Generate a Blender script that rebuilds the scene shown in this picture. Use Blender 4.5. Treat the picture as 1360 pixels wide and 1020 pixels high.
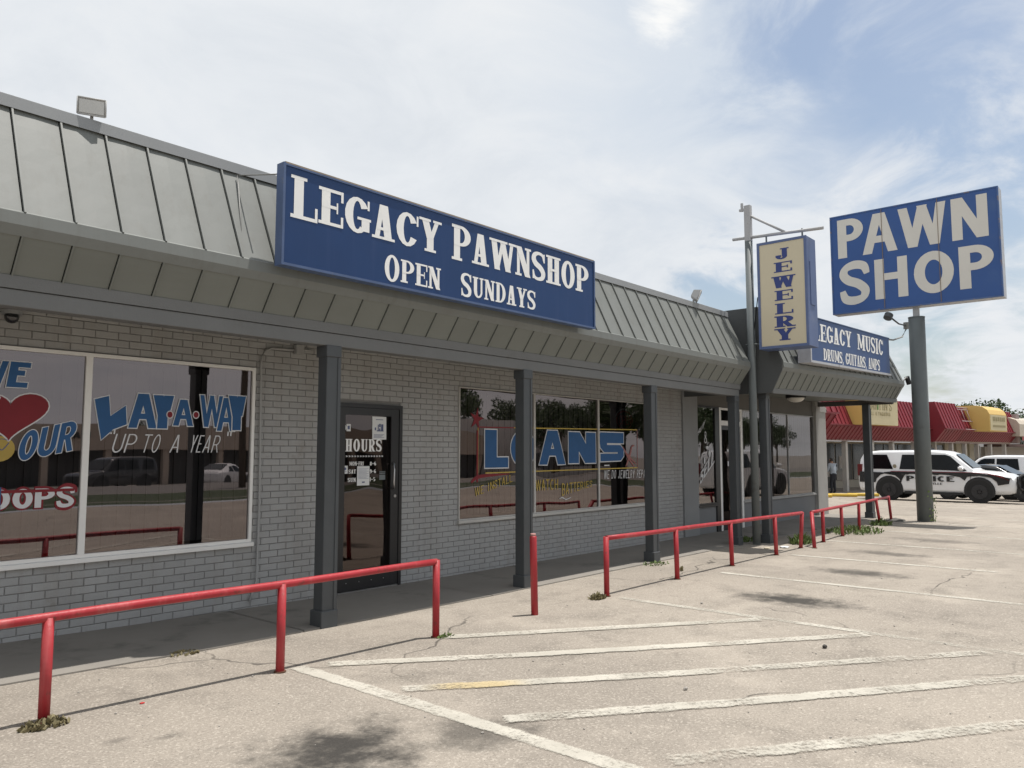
import bpy, bmesh, math, random
from mathutils import Vector as V, Matrix, noise
from mathutils.geometry import tessellate_polygon
random.seed(7)
R = math.radians
S = bpy.context.scene
for o in list(bpy.data.objects): bpy.data.objects.remove(o)
# ------------------------------------------------------------------ camera
cd = bpy.data.cameras.new('camera'); cam = bpy.data.objects.new('camera', cd); S.collection.objects.link(cam)
cam.location = (0, 0, 0)                      # eye height: the lot lies 1.6 m below
cam.rotation_euler = (R(95.0), 0, R(40.80 - 90))
cd.sensor_width = 36; cd.lens = 36 * 1040 / 1360; cd.clip_end = 2000; cd.clip_start = .05
S.camera = cam
S.view_settings.view_transform = 'Standard'; S.view_settings.look = 'None'
S.view_settings.exposure = 0.08; S.view_settings.gamma = 1; S.view_settings.use_curve_mapping = False
# ------------------------------------------------------------------ sun
SUN = V((.22, -.12, 1)).normalized()
sd = bpy.data.lights.new('sun', 'SUN'); sd.energy = 4.6; sd.angle = R(.6); sd.color = (1, .955, .90)
so = bpy.data.objects.new('sun', sd); S.collection.objects.link(so)
so.rotation_euler = SUN.to_track_quat('Z', 'Y').to_euler(); so.location = (10, -5, 30)
# ------------------------------------------------------------------ sky
W = bpy.data.worlds.new('World'); S.world = W; W.use_nodes = True
nt = W.node_tree; nt.nodes.clear()
def nd(t, typ, **k):
    n = t.nodes.new(typ)
    for a, b in k.items():
        if a.startswith('_'): n.inputs[a[1:]].default_value = b
        else: setattr(n, a, b)
    return n
def mth(t, op, a, b=None, c=None, clamp=False):
    n = t.nodes.new('ShaderNodeMath'); n.operation = op; n.use_clamp = clamp
    for i, v in enumerate((a, b, c)):
        if v is None: continue
        if isinstance(v, (int, float)): n.inputs[i].default_value = v
        else: t.links.new(v, n.inputs[i])
    return n.outputs[0]
def vmth(t, op, a, b=None, sc=None):
    n = t.nodes.new('ShaderNodeVectorMath'); n.operation = op
    for i, v in enumerate((a, b)):
        if v is None: continue
        if isinstance(v, (tuple, list)): n.inputs[i].default_value = v
        else: t.links.new(v, n.inputs[i])
    if sc is not None: n.inputs['Scale'].default_value = sc
    return n
def ramp(t, f, stops, interp='LINEAR'):
    n = t.nodes.new('ShaderNodeValToRGB'); n.color_ramp.interpolation = interp
    e = n.color_ramp.elements
    while len(e) < len(stops): e.new(.5)
    for i, (p, c) in enumerate(stops):
        e[i].position = p; e[i].color = (c[0], c[1], c[2], 1) if isinstance(c, tuple) else (c, c, c, 1)
    t.links.new(f, n.inputs[0]); return n.outputs[0]
def mixc(t, f, a, b, mode='MIX'):
    n = t.nodes.new('ShaderNodeMix'); n.data_type = 'RGBA'; n.blend_type = mode
    for s, v in ((n.inputs['Factor'], f), (n.inputs['A'], a), (n.inputs['B'], b)):
        if isinstance(v, (int, float)): s.default_value = v
        elif isinstance(v, tuple): s.default_value = (v[0], v[1], v[2], 1)
        else: t.links.new(v, s)
    return n.outputs['Result']
def sstep(t, x, a, b):
    n = t.nodes.new('ShaderNodeMapRange'); n.interpolation_type = 'SMOOTHSTEP'; n.clamp = True
    n.inputs['From Min'].default_value = a; n.inputs['From Max'].default_value = b
    t.links.new(x, n.inputs['Value']); return n.outputs['Result']
tc = nd(nt, 'ShaderNodeTexCoord'); D = tc.outputs['Generated']
sky = nd(nt, 'ShaderNodeTexSky', sky_type='NISHITA', sun_disc=False)
sky.sun_elevation = math.asin(SUN.z); sky.sun_rotation = math.atan2(SUN.x, SUN.y)
sky.air_density = 1.2; sky.dust_density = 2.0; sky.ozone_density = .6
sep = nd(nt, 'ShaderNodeSeparateXYZ'); nt.links.new(D, sep.inputs[0])
# project the direction on a cloud layer overhead
zz = mth(nt, 'ADD', mth(nt, 'MAXIMUM', sep.outputs[2], 0.0), .22)
cmb = nd(nt, 'ShaderNodeCombineXYZ')
nt.links.new(mth(nt, 'DIVIDE', sep.outputs[0], zz), cmb.inputs[0]); nt.links.new(mth(nt, 'DIVIDE', sep.outputs[1], zz), cmb.inputs[1])
CL = cmb.outputs[0]
def nz(t, vec, scale, detail=6, rough=.55, dist=0.0):
    n = nd(t, 'ShaderNodeTexNoise', _Scale=scale, _Detail=detail, _Roughness=rough, _Distortion=dist)
    t.links.new(vec, n.inputs['Vector']); return n.outputs['Fac']
n1 = nz(nt, CL, .9, 8, .6, .4); n2 = nz(nt, CL, 3.2, 8, .62, .6); n3 = nz(nt, CL, 9, 6, .6)
def bump_at(d, r0, r1):
    # 1 at direction d falling to 0 between the angles r0 and r1 (degrees)
    v = V(d).normalized()
    dt = vmth(nt, 'DOT_PRODUCT', D, tuple(v)).outputs['Value']
    a = mth(nt, 'ADD', mth(nt, 'ARCCOSINE', mth(nt, 'MINIMUM', dt, .99999)), mth(nt, 'MULTIPLY', mth(nt, 'SUBTRACT', n2, .5), .22))
    a = mth(nt, 'ADD', a, mth(nt, 'MULTIPLY', mth(nt, 'SUBTRACT', n3, .5), .05))
    return sstep(nt, a, R(r1), R(r0))
GAPS = [((.885, .19, .43), 2, 15), ((.921, .165, .35), 1.5, 12), ((.958, .11, .27), 1, 9), ((.84, .285, .46), .5, 9), ((.93, -.05, .36), 4, 15), ((.889, .415, .19), .2, 4.5), ((.97, .21, .14), .5, 5), ((.985, .05, .16), 1, 7),
        ((-.5, -.6, .6), 5, 22), ((-.7, .5, .5), 5, 20), ((.1, -.9, .5), 4, 14), ((.9, -.45, .3), 6, 20)]
gap = None
for d, r0, r1 in GAPS:
    b = bump_at(d, r0, r1); gap = b if gap is None else mth(nt, 'MAXIMUM', gap, b)
thin = sstep(nt, n1, .30, .62)                      # wisps drifting over the blue
thinc = bump_at((.79, .38, .48), 3, 17)
puff = bump_at((.76, .429, .488), .4, 3.3)
veil = mth(nt, 'MULTIPLY', gap, mth(nt, 'SUBTRACT', 1.0, mth(nt, 'MULTIPLY', sstep(nt, n2, .46, .70), .45)))
cover = mth(nt, 'SUBTRACT', 1.0, mth(nt, 'MULTIPLY', veil, .82), clamp=True)
hz = sstep(nt, sep.outputs[2], .14, -.02)
cover = mth(nt, 'MAXIMUM', cover, mth(nt, 'MULTIPLY', hz, .62))
cover = mth(nt, 'MAXIMUM', cover, puff)
ccol = ramp(nt, mth(nt, 'ADD', mth(nt, 'MULTIPLY', n1, .55), mth(nt, 'MULTIPLY', n2, .45)), [(.34, (.66, .70, .75)), (.50, (.755, .785, .82)), (.64, (.82, .835, .85))])
ccol = mixc(nt, mth(nt, 'MULTIPLY', thinc, .75), ccol, (.60, .67, .76))
ccol = mixc(nt, puff, ccol, (.93, .93, .92))
b1 = nd(nt, 'ShaderNodeBackground', _Strength=.118); nt.links.new(sky.outputs[0], b1.inputs[0])
b2 = nd(nt, 'ShaderNodeBackground', _Strength=1.0); nt.links.new(ccol, b2.inputs[0])
mx = nd(nt, 'ShaderNodeMixShader'); nt.links.new(cover, mx.inputs[0]); nt.links.new(b1.outputs[0], mx.inputs[1]); nt.links.new(b2.outputs[0], mx.inputs[2])
wo = nd(nt, 'ShaderNodeOutputWorld'); nt.links.new(mx.outputs[0], wo.inputs[0])

# ------------------------------------------------------------------ materials
MATS = {}
def M(name, col, rough=.6, var=.12, scale=3, bump=.15, bscale=60, metal=0, spec=.4, dirt=None, coat=0, objrand=0, streak=None):
    if name in MATS: return MATS[name]
    m = bpy.data.materials.new(name); m.use_nodes = True; t = m.node_tree; p = t.nodes['Principled BSDF']
    g = t.nodes.new('ShaderNodeNewGeometry'); P = g.outputs['Position']
    f = nz(t, P, scale, 5, .6)
    c = mixc(t, f, tuple(max(0, x * (1 - var * 1.6)) for x in col), tuple(min(1, x * (1 + var * 1.6)) for x in col))
    if objrand:
        oi = t.nodes.new('ShaderNodeObjectInfo')
        br = mth(t, 'ADD', mth(t, 'MULTIPLY', oi.outputs['Random'], objrand), 1 - objrand / 2)
        vm = t.nodes.new('ShaderNodeVectorMath'); vm.operation = 'SCALE'; t.links.new(c, vm.inputs[0]); t.links.new(br, vm.inputs['Scale']); c = vm.outputs[0]
    if dirt:
        dc, lo, hi, ds = dirt
        c = mixc(t, sstep(t, nz(t, P, ds, 6, .65), lo, hi), c, dc)
    if streak:      # water marks running down
        sc_, amt, k = streak
        q = vmth(t, 'MULTIPLY', P, (k, k, k * .07)).outputs[0]
        c = mixc(t, mth(t, 'MULTIPLY', sstep(t, nz(t, q, 1, 5, .65), .48, .74), amt), c, sc_)
    t.links.new(c, p.inputs['Base Color'])
    p.inputs['Roughness'].default_value = rough; p.inputs['Metallic'].default_value = metal; p.inputs['Specular IOR Level'].default_value = spec
    p.inputs['Coat Weight'].default_value = coat; p.inputs['Coat Roughness'].default_value = .05
    if bump:
        b = t.nodes.new('ShaderNodeBump'); b.inputs['Strength'].default_value = bump; b.inputs['Distance'].default_value = .01
        t.links.new(nz(t, P, bscale, 4, .6), b.inputs['Height']); t.links.new(b.outputs[0], p.inputs['Normal'])
    MATS[name] = m; return m
def glass(name, refl=(.40, .35, .33), trans=(.35, .36, .37), wav=.03, wsc=.9, mixf=.35):
    m = bpy.data.materials.new(name); m.use_nodes = True; t = m.node_tree; t.nodes.clear()
    out = t.nodes.new('ShaderNodeOutputMaterial')
    gl = t.nodes.new('ShaderNodeBsdfGlossy'); gl.inputs['Color'].default_value = (*[c / mixf for c in refl], 1) if max(refl) / mixf <= 1 else (*refl, 1); gl.inputs['Roughness'].default_value = .012
    tr = t.nodes.new('ShaderNodeBsdfTransparent'); tr.inputs['Color'].default_value = (*trans, 1)
    mx = t.nodes.new('ShaderNodeMixShader'); mx.inputs[0].default_value = mixf
    g = t.nodes.new('ShaderNodeNewGeometry'); b = t.nodes.new('ShaderNodeBump'); b.inputs['Strength'].default_value = 1; b.inputs['Distance'].default_value = wav
    t.links.new(nz(t, g.outputs['Position'], wsc, 1, .4), b.inputs['Height']); t.links.new(b.outputs[0], gl.inputs['Normal'])
    t.links.new(tr.outputs[0], mx.inputs[1]); t.links.new(gl.outputs[0], mx.inputs[2]); t.links.new(mx.outputs[0], out.inputs[0]); return m
brick_m = M('painted_brick', (.355, .356, .350), .75, .07, 1.6, .5, 60, dirt=((.24, .225, .20), .62, .78, 3.1), objrand=.14, streak=((.27, .25, .22), .45, 5))
mortar_m = M('mortar', (.23, .225, .215), .9, .15, 8, .4, 120)
stucco_m = M('smooth_painted_wall', (.26, .265, .265), .8, .08, 2, .2, 80, dirt=((.15, .145, .13), .62, .8, 1.4))
lowwall_m = M('low_wall_paint', (.195, .20, .205), .75, .08, 2, .2, 80, dirt=((.12, .12, .11), .62, .8, 1.4))
post_m = M('charcoal_post_paint', (.068, .074, .078), .5, .12, 4, .12, 60)
beam_m = M('grey_beam_paint', (.145, .148, .146), .6, .10, 2, .15, 60, dirt=((.12, .115, .10), .6, .8, 1.5))
roof_m = M('weathered_grey_metal', (.166, .175, .165), .55, .06, 1.1, .05, 12, spec=.35, dirt=((.145, .147, .135), .50, .80, .8), objrand=.07, streak=((.13, .13, .115), .45, 9))
soff_m = M('soffit_metal', (.165, .174, .158), .6, .07, 1.5, .03, 20, spec=.3, objrand=.06)
groove_m = M('dark_seam', (.03, .03, .03), .8, .1, 3, 0)
cap_m = M('ridge_cap_metal', (.27, .28, .285), .45, .05, 1.2, .02, 20, spec=.4)
white_m = M('white_frame_paint', (.80, .79, .76), .4, .05, 4, .05, 40)
dframe_m = M('dark_bronze_frame', (.02, .02, .021), .35, .1, 4, .02, 40, spec=.5)
red_m = M('red_pipe_paint', (.36, .024, .032), .48, .16, 7, .25, 45, spec=.4, dirt=((.16, .035, .028), .56, .72, 14), streak=((.46, .13, .12), .5, 11))
blue_m = M('navy_sign_face', (.011, .042, .135), .42, .08, 1.5, .04, 4, spec=.35, streak=((.03, .06, .16), .4, 8))
blueedge_m = M('blue_sign_edge', (.075, .115, .22), .5, .15, 6, .06, 60, dirt=((.20, .19, .17), .6, .75, 5))
letter_m = M('white_letter', (.84, .84, .82), .5, .03, 4, .03, 60)
wood_m = M('bare_weathered_wood', (.30, .24, .17), .8, .2, 6, .2, 60)
pawnblue_m = M('royal_blue_sign_face', (.030, .088, .27), .4, .10, 1.2, .03, 20, dirt=((.05, .11, .27), .5, .8, 1.0))
pawnlet_m = M('cream_grey_letter', (.66, .63, .565), .5, .05, 2, .03, 40)
aluedge_m = M('scuffed_aluminium_edge', (.45, .46, .48), .5, .15, 6, .1, 60, dirt=((.20, .16, .13), .60, .75, 5))
cream_m = M('aged_cream_panel', (.60, .53, .38), .5, .05, 1.2, .03, 20, dirt=((.50, .42, .28), .6, .8, 1.7))
jblue_m = M('faded_blue_cabinet', (.10, .14, .27), .5, .14, 2, .05, 40, dirt=((.17, .20, .30), .5, .8, 1.5))
jtext_m = M('navy_letter', (.035, .055, .20), .5, .05, 4, 0)
pole_m = M('grey_pole_paint', (.13, .145, .145), .6, .10, 3, .12, 50, dirt=((.08, .08, .07), .62, .8, 2))
polew_m = M('white_pole_paint', (.40, .40, .40), .6, .08, 5, .12, 60, dirt=((.28, .22, .18), .62, .75, 12))
conc_m = M('walkway_concrete', (.245, .226, .200), .9, .12, 1.3, .35, 130, dirt=((.10, .096, .085), .55, .78, 1.1))
lamp_m = M('lamp_housing_grey', (.42, .42, .41), .5, .08, 8, .05, 60)
lens_m = M('lamp_lens', (.55, .56, .55), .15, .05, 8, .05, 60, spec=.6)
galv_m = M('galvanised_conduit', (.22, .22, .21), .5, .12, 9, .05, 60)
blind_m = M('vertical_blind_vinyl', (.42, .42, .41), .6, .05, 5, 0)
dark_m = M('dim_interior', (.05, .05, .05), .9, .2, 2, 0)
letter_blue = M('window_paint_blue', (.022, .095, .24), .6, .10, 9, .05, 60)
letter_white = M('window_paint_white', (.62, .63, .64), .6, .05, 9, .05, 60)
letter_red = M('window_paint_red', (.20, .012, .020), .6, .1, 9, .05, 60)
letter_yel = M('window_paint_yellow', (.50, .36, .07), .6, .1, 9, .05, 60)
paper_m = M('white_paper', (.70, .71, .70), .7, .03, 9, 0)
paperprint_m = M('printed_ink', (.10, .12, .22), .7, .1, 9, 0)
steel_m = M('brushed_steel', (.5, .5, .5), .3, .05, 9, 0, metal=.9)
leaf_m = M('weed_leaf', (.12, .17, .05), .6, .3, 20, 0)
dryleaf_m = M('dry_weed', (.20, .17, .09), .7, .3, 20, 0)
tleaf_m = M('tree_leaf', (.045, .075, .022), .6, .35, 2.5, 0)
bark_m = M('bark', (.10, .075, .055), .9, .2, 10, .4, 30)
mallred_m = M('mall_red_metal', (.19, .020, .028), .5, .10, .8, .02, 20, dirt=((.13, .022, .028), .5, .8, .6))
mallredk_m = M('mall_brown_red_fascia', (.15, .03, .03), .6, .12, .8, .02, 20)
mally_m = M('mall_yellow_box', (.62, .42, .13), .5, .05, 1, .02, 20)
mallc_m = M('mall_cream_face', (.56, .48, .29), .5, .05, 1, .02, 20)
mallw_m = M('mall_beige_wall', (.42, .38, .31), .8, .08, .8, .1, 40)
mallg_m = M('mall_white_gable', (.62, .60, .58), .8, .05, .8, .1, 40)
mallt_m = M('mall_sign_ink', (.30, .25, .13), .6, .1, 5, 0)
green_m = M('mall_sign_green', (.12, .25, .06), .6, .1, 5, 0)
ystop_m = M('yellow_wheel_stop', (.62, .42, .06), .7, .15, 5, .1, 60)
tyre_m = M('tyre_rubber', (.018, .018, .018), .75, .1, 9, .1, 60)
rim_m = M('black_steel_rim', (.03, .03, .032), .45, .1, 9, 0)
rimlight_m = M('light_alloy_rim', (.35, .35, .36), .3, .1, 9, 0, metal=.7)
carwhite_m = M('white_car_paint', (.74, .745, .75), .28, .02, 2, 0, spec=.5, coat=.6)
carblack_m = M('black_car_paint', (.013, .013, .015), .22, .05, 2, 0, spec=.5, coat=.8)
cargrey_m = M('silver_car_paint', (.36, .37, .38), .3, .03, 2, 0, spec=.5, coat=.6)
carred_m = M('dark_red_car_paint', (.13, .02, .03), .25, .03, 2, 0, spec=.5, coat=.8)
carglass_m = M('car_window_glass', (.010, .012, .014), .06, .1, 2, 0, spec=.4)
plastic_m = M('black_plastic', (.02, .02, .021), .6, .1, 9, .05, 60)
lampglass_m = M('headlight_glass', (.55, .57, .60), .12, .1, 20, 0, spec=.7)
redlamp_m = M('tail_light_red', (.12, .008, .01), .2, .1, 9, 0, spec=.6)
chrome_m = M('chrome', (.55, .55, .56), .15, .02, 9, 0, metal=1)
pane_m = glass('tinted_pane', refl=(.165, .146, .144), trans=(.27, .27, .28), wav=.004, wsc=.8, mixf=.36)
paneb_m = glass('wavy_pane', refl=(.165, .143, .138), trans=(.27, .27, .28), wav=.007, wsc=.9, mixf=.36)
panec_m = glass('shop_door_glass', refl=(.085, .072, .068), trans=(.3, .3, .3), wav=.012, wsc=1.0, mixf=.16)
paned_m = glass('music_shop_pane', refl=(.22, .205, .20), trans=(.60, .60, .60), wav=.003, wsc=.8, mixf=.28)

# ------------------------------------------------------------------ mesh helpers
COL = S.collection
def link(name, me, m, parent=None, kind=None):
    o = bpy.data.objects.new(name, me); COL.objects.link(o)
    if m is not None:
        for x in (m if isinstance(m, (list, tuple)) else [m]): me.materials.append(x)
    if parent is not None: o.parent = parent
    if kind: o['kind'] = kind
    return o
def obj(name, bm, m, parent=None, kind=None, smooth=False):
    bmesh.ops.recalc_face_normals(bm, faces=bm.faces)
    me = bpy.data.meshes.new(name)
    if smooth:
        for f in bm.faces: f.smooth = True
    bm.to_mesh(me); bm.free()
    return link(name, me, m, parent, kind)
def flat(name, bm, m, parent=None, kind=None):     # like obj() without touching normals
    me = bpy.data.meshes.new(name); bm.to_mesh(me); bm.free(); return link(name, me, m, parent, kind)
def thing(name, label, cat, group=None, loc=None):
    o = bpy.data.objects.new(name, None); COL.objects.link(o); o.empty_display_size = .2
    o['label'] = label; o['category'] = cat
    if group: o['group'] = group
    return o
def tag(o, label, cat, group=None):
    o['label'] = label; o['category'] = cat
    if group: o['group'] = group
    return o
def box(bm, x0, x1, y0, y1, z0, z1, mi=0):
    v = [bm.verts.new(p) for p in ((x0, y0, z0), (x1, y0, z0), (x1, y1, z0), (x0, y1, z0), (x0, y0, z1), (x1, y0, z1), (x1, y1, z1), (x0, y1, z1))]
    for f in ((0, 3, 2, 1), (4, 5, 6, 7), (0, 1, 5, 4), (1, 2, 6, 5), (2, 3, 7, 6), (3, 0, 4, 7)):
        bm.faces.new([v[i] for i in f]).material_index = mi
    return v
def bbox(*a, bev=.004, mi=0):
    bm = bmesh.new(); box(bm, *a, mi=mi)
    if bev: bmesh.ops.bevel(bm, geom=bm.edges[:], offset=bev, segments=1, affect='EDGES', profile=.7)
    return bm
def prism(bm, pts, d):          # pts list of 3D points (planar), extruded by vector d
    d = V(d); a = [bm.verts.new(p) for p in pts]; b = [bm.verts.new(V(p) + d) for p in pts]
    bm.faces.new(a); bm.faces.new(b[::-1])
    for i in range(len(pts)):
        j = (i + 1) % len(pts); bm.faces.new((a[j], a[i], b[i], b[j]))
def tube(bm, pts, r, n=12, cap=True):
    pts = [V(p) for p in pts]; rings = []
    for i, p in enumerate(pts):
        if i == 0: t = pts[1] - p
        elif i == len(pts) - 1: t = p - pts[-2]
        else: t = (pts[i + 1] - p).normalized() + (p - pts[i - 1]).normalized()
        t.normalize(); up = V((0, 0, 1)) if abs(t.z) < .9 else V((1, 0, 0))
        a = t.cross(up).normalized(); b = t.cross(a).normalized(); rr = r[i] if isinstance(r, (list, tuple)) else r
        rings.append([bm.verts.new(p + a * rr * math.cos(2 * math.pi * k / n) + b * rr * math.sin(2 * math.pi * k / n)) for k in range(n)])
    for i in range(len(rings) - 1):
        for k in range(n):
            f = bm.faces.new((rings[i][k], rings[i][(k + 1) % n], rings[i + 1][(k + 1) % n], rings[i + 1][k])); f.smooth = True
    if cap: bm.faces.new(rings[0][::-1]); bm.faces.new(rings[-1])
def disc(bm, c, ax, r, h, n=20, mi=0):      # short cylinder along axis ax
    c = V(c); ax = V(ax).normalized(); up = V((0, 0, 1)) if abs(ax.z) < .9 else V((1, 0, 0))
    a = ax.cross(up).normalized(); b = ax.cross(a).normalized(); A = []; B = []
    for k in range(n):
        q = a * r * math.cos(2 * math.pi * k / n) + b * r * math.sin(2 * math.pi * k / n)
        A.append(bm.verts.new(c + q - ax * h / 2)); B.append(bm.verts.new(c + q + ax * h / 2))
    bm.faces.new(A[::-1]).material_index = mi; bm.faces.new(B).material_index = mi
    for k in range(n): bm.faces.new((A[k], A[(k + 1) % n], B[(k + 1) % n], B[k])).material_index = mi
GP = [(-400, -1.5), (-20, -1.50), (-3, -1.51), (1.7, -1.523), (3.3, -1.56), (4.9, -1.585), (7, -1.592), (12, -1.60), (22, -1.61), (26, -1.65), (31.6, -1.77), (36, -1.90), (40, -2.0), (600, -2.0)]
def G(x):
    for (a, za), (b, zb) in zip(GP, GP[1:]):
        if x <= b: return za + (zb - za) * (x - a) / (b - a)
    return -2.0
def sheet(name, x0, x1, y0, y1, dz, m, nx=1, ny=1, poly=None, kind='structure', parent=None):
    bm = bmesh.new(); xs = sorted(set([x0, x1] + [g[0] for g in GP if x0 < g[0] < x1] + [x0 + (x1 - x0) * i / nx for i in range(1, nx)]))
    rows = [[bm.verts.new((x, y0 + (y1 - y0) * j / ny, G(x) + dz)) for j in range(ny + 1)] for x in xs]
    for a, b in zip(rows, rows[1:]):
        for j in range(ny): bm.faces.new((a[j], b[j], b[j + 1], a[j + 1]))
    return flat(name, bm, m, parent, kind)

# ------------------------------------------------------------------ ground
def asphalt():
    m = bpy.data.materials.new('sun_bleached_asphalt'); m.use_nodes = True; t = m.node_tree; p = t.nodes['Principled BSDF']
    g = t.nodes.new('ShaderNodeNewGeometry'); P = g.outputs['Position']
    big = nz(t, P, .28, 4, .6, .5); mid = nz(t, P, 1.7, 6, .65, .3); fine = nz(t, P, 55, 3, .7)
    c = mixc(t, sstep(t, big, .35, .65), (.265, .235, .200), (.325, .288, .243))
    c = mixc(t, mth(t, 'MULTIPLY', sstep(t, mid, .48, .74), .70), c, (.180, .160, .136))
    c = mixc(t, mth(t, 'MULTIPLY', sstep(t, nz(t, P, .9, 5, .6), .50, .70), .6), c, (.40, .355, .30))
    c = mixc(t, mth(t, 'MULTIPLY', sstep(t, nz(t, P, 4.5, 5, .7), .52, .70), .40), c, (.175, .155, .132))
    tq = vmth(t, 'MULTIPLY', P, (.25, 2.2, 1)).outputs[0]; c = mixc(t, mth(t, 'MULTIPLY', sstep(t, nz(t, tq, 1, 5, .6), .55, .78), .35), c, (.17, .145, .125))
    c = mixc(t, mth(t, 'MULTIPLY', sstep(t, fine, .50, .70), .70), c, (.50, .455, .39))
    c = mixc(t, mth(t, 'MULTIPLY', sstep(t, nz(t, P, 80, 3, .7), .54, .72), .75), c, (.10, .088, .073))
    # oil stains where cars stand
    st = None
    for (x, y, rx, ry, k) in ((2.60, 3.42, .66, .52, .95), (3.3, 3.1, .45, .34, .65), (8.55, 3.35, .42, .78, .9), (11.05, 3.4, .36, .80, .75), (13.45, 3.75, .35, .8, .65), (16.0, 3.6, .4, .8, .5), (2.1, 4.28, .12, .07, .4), (1.9, 4.42, .10, .06, .35), (5.2, 2.9, .2, .08, .3)):
        q = vmth(t, 'SUBTRACT', P, (x, y, 0)).outputs[0]; q = vmth(t, 'MULTIPLY', q, (1 / rx, 1 / ry, 0)).outputs[0]
        l = vmth(t, 'LENGTH', q).outputs['Value']
        l = mth(t, 'ADD', l, mth(t, 'MULTIPLY', mth(t, 'SUBTRACT', nz(t, P, 5, 6, .72), .5), 1.9))
        s = mth(t, 'MULTIPLY', sstep(t, l, 1.1, .15), k); st = s if st is None else mth(t, 'MAXIMUM', st, s)
    c = mixc(t, st, c, (.038, .036, .033))
    # hair cracks
    vo = t.nodes.new('ShaderNodeTexVoronoi'); vo.feature = 'DISTANCE_TO_EDGE'; vo.inputs['Scale'].default_value = .33
    wv = vmth(t, 'ADD', P, vmth(t, 'SCALE', nd_noise_col(t, P, 1.6), sc=.55).outputs[0]).outputs[0]; t.links.new(wv, vo.inputs['Vector'])
    cr = sstep(t, mth(t, 'ADD', vo.outputs['Distance'], mth(t, 'MULTIPLY', nz(t, P, 12, 4, .7), .006)), .0085, .0035)
    cr = mth(t, 'MULTIPLY', cr, sstep(t, nz(t, P, .5, 3, .5), .46, .62))
    c = mixc(t, mth(t, 'MULTIPLY', cr, .75), c, (.06, .055, .048))
    t.links.new(c, p.inputs['Base Color']); p.inputs['Roughness'].default_value = .9; p.inputs['Specular IOR Level'].default_value = .2
    b = t.nodes.new('ShaderNodeBump'); b.inputs['Strength'].default_value = .55; b.inputs['Distance'].default_value = .006
    vg = t.nodes.new('ShaderNodeTexVoronoi'); vg.inputs['Scale'].default_value = 75; t.links.new(P, vg.inputs['Vector'])
    h = mth(t, 'ADD', mth(t, 'MULTIPLY', vg.outputs['Distance'], .8), mth(t, 'MULTIPLY', nz(t, P, 9, 5, .7), 1.6)); h = mth(t, 'SUBTRACT', h, mth(t, 'MULTIPLY', cr, 1.5))
    t.links.new(h, b.inputs['Height']); t.links.new(b.outputs[0], p.inputs['Normal'])
    return m
def nd_noise_col(t, vec, scale):
    n = nd(t, 'ShaderNodeTexNoise', _Scale=scale, _Detail=3.0); t.links.new(vec, n.inputs['Vector'])
    return vmth(t, 'SUBTRACT', n.outputs['Color'], (.5, .5, .5)).outputs[0]
asph_m = asphalt()
def linepaint():
    m = bpy.data.materials.new('worn_line_paint'); m.use_nodes = True; t = m.node_tree; p = t.nodes['Principled BSDF']
    g = t.nodes.new('ShaderNodeNewGeometry'); P = g.outputs['Position']
    a = mixc(t, sstep(t, nz(t, P, 3, 5, .6), .3, .7), (.43, .405, .345), (.54, .51, .44))
    a = mixc(t, mth(t, 'MULTIPLY', sstep(t, vmth(t, 'LENGTH', vmth(t, 'SUBTRACT', P, (3.95, 3.72, -1.56)).outputs[0]).outputs['Value'], .42, .15), .6), a, (.50, .36, .12))
    t.links.new(a, p.inputs['Base Color']); p.inputs['Roughness'].default_value = .8
    # paint worn off to the asphalt: the gaps are transparent
    w = mth(t, 'ADD', mth(t, 'MULTIPLY', nz(t, P, 34, 5, .75), .55), mth(t, 'MULTIPLY', nz(t, P, 2.2, 4, .6), .45))
    sx = t.nodes.new('ShaderNodeSeparateXYZ'); t.links.new(P, sx.inputs[0])
    far = mth(t, 'MULTIPLY', sstep(t, sx.outputs[1], 3.6, 1.6), .055)     # traffic has worn the ends in the driving lane
    al = mth(t, 'MULTIPLY', sstep(t, mth(t, 'ADD', w, far), .670, .470), .90)
    um = t.nodes.new('ShaderNodeUVMap'); um.uv_map = 'across'; us = t.nodes.new('ShaderNodeSeparateXYZ'); t.links.new(um.outputs[0], us.inputs[0])
    ed = mth(t, 'SUBTRACT', .5, mth(t, 'ABSOLUTE', mth(t, 'SUBTRACT', us.outputs[0], .5)))      # 0 at both edges of the stripe
    ed = mth(t, 'MINIMUM', mth(t, 'MULTIPLY', ed, 3.2), us.outputs[1])
    ed = sstep(t, mth(t, 'ADD', ed, mth(t, 'MULTIPLY', mth(t, 'SUBTRACT', nz(t, P, 60, 4, .75), .5), 1.1)), .18, .62)
    al = mth(t, 'MULTIPLY', al, ed)
    p.inputs['Alpha'].default_value = 1; t.links.new(al, p.inputs['Alpha'])
    return m
line_m = linepaint()
grass_m = M('verge_grass', (.035, .050, .018), .9, .4, 1.2, .6, 40)
gb = sheet('ground', -400, 600, -9.3, 400, 0, asph_m, nx=1, ny=6)
sheet('road', -400, 600, -26, -15.8, -.10, M('street_asphalt', (.16, .15, .14), .9, .1, .5, .3, 60))
sheet('grass_verge', -400, 600, -15.6, -9.5, .03, grass_m)
sheet('far_lot', -400, 600, -400, -26, -.58, M('far_lot_asphalt', (.20, .185, .165), .9, .1, .4, .2, 60))
kb = sheet('kerb', -400, 600, -9.5, -9.3, .12, conc_m); sheet('far_kerb', -400, 600, -15.8, -15.6, .05, conc_m)
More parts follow.
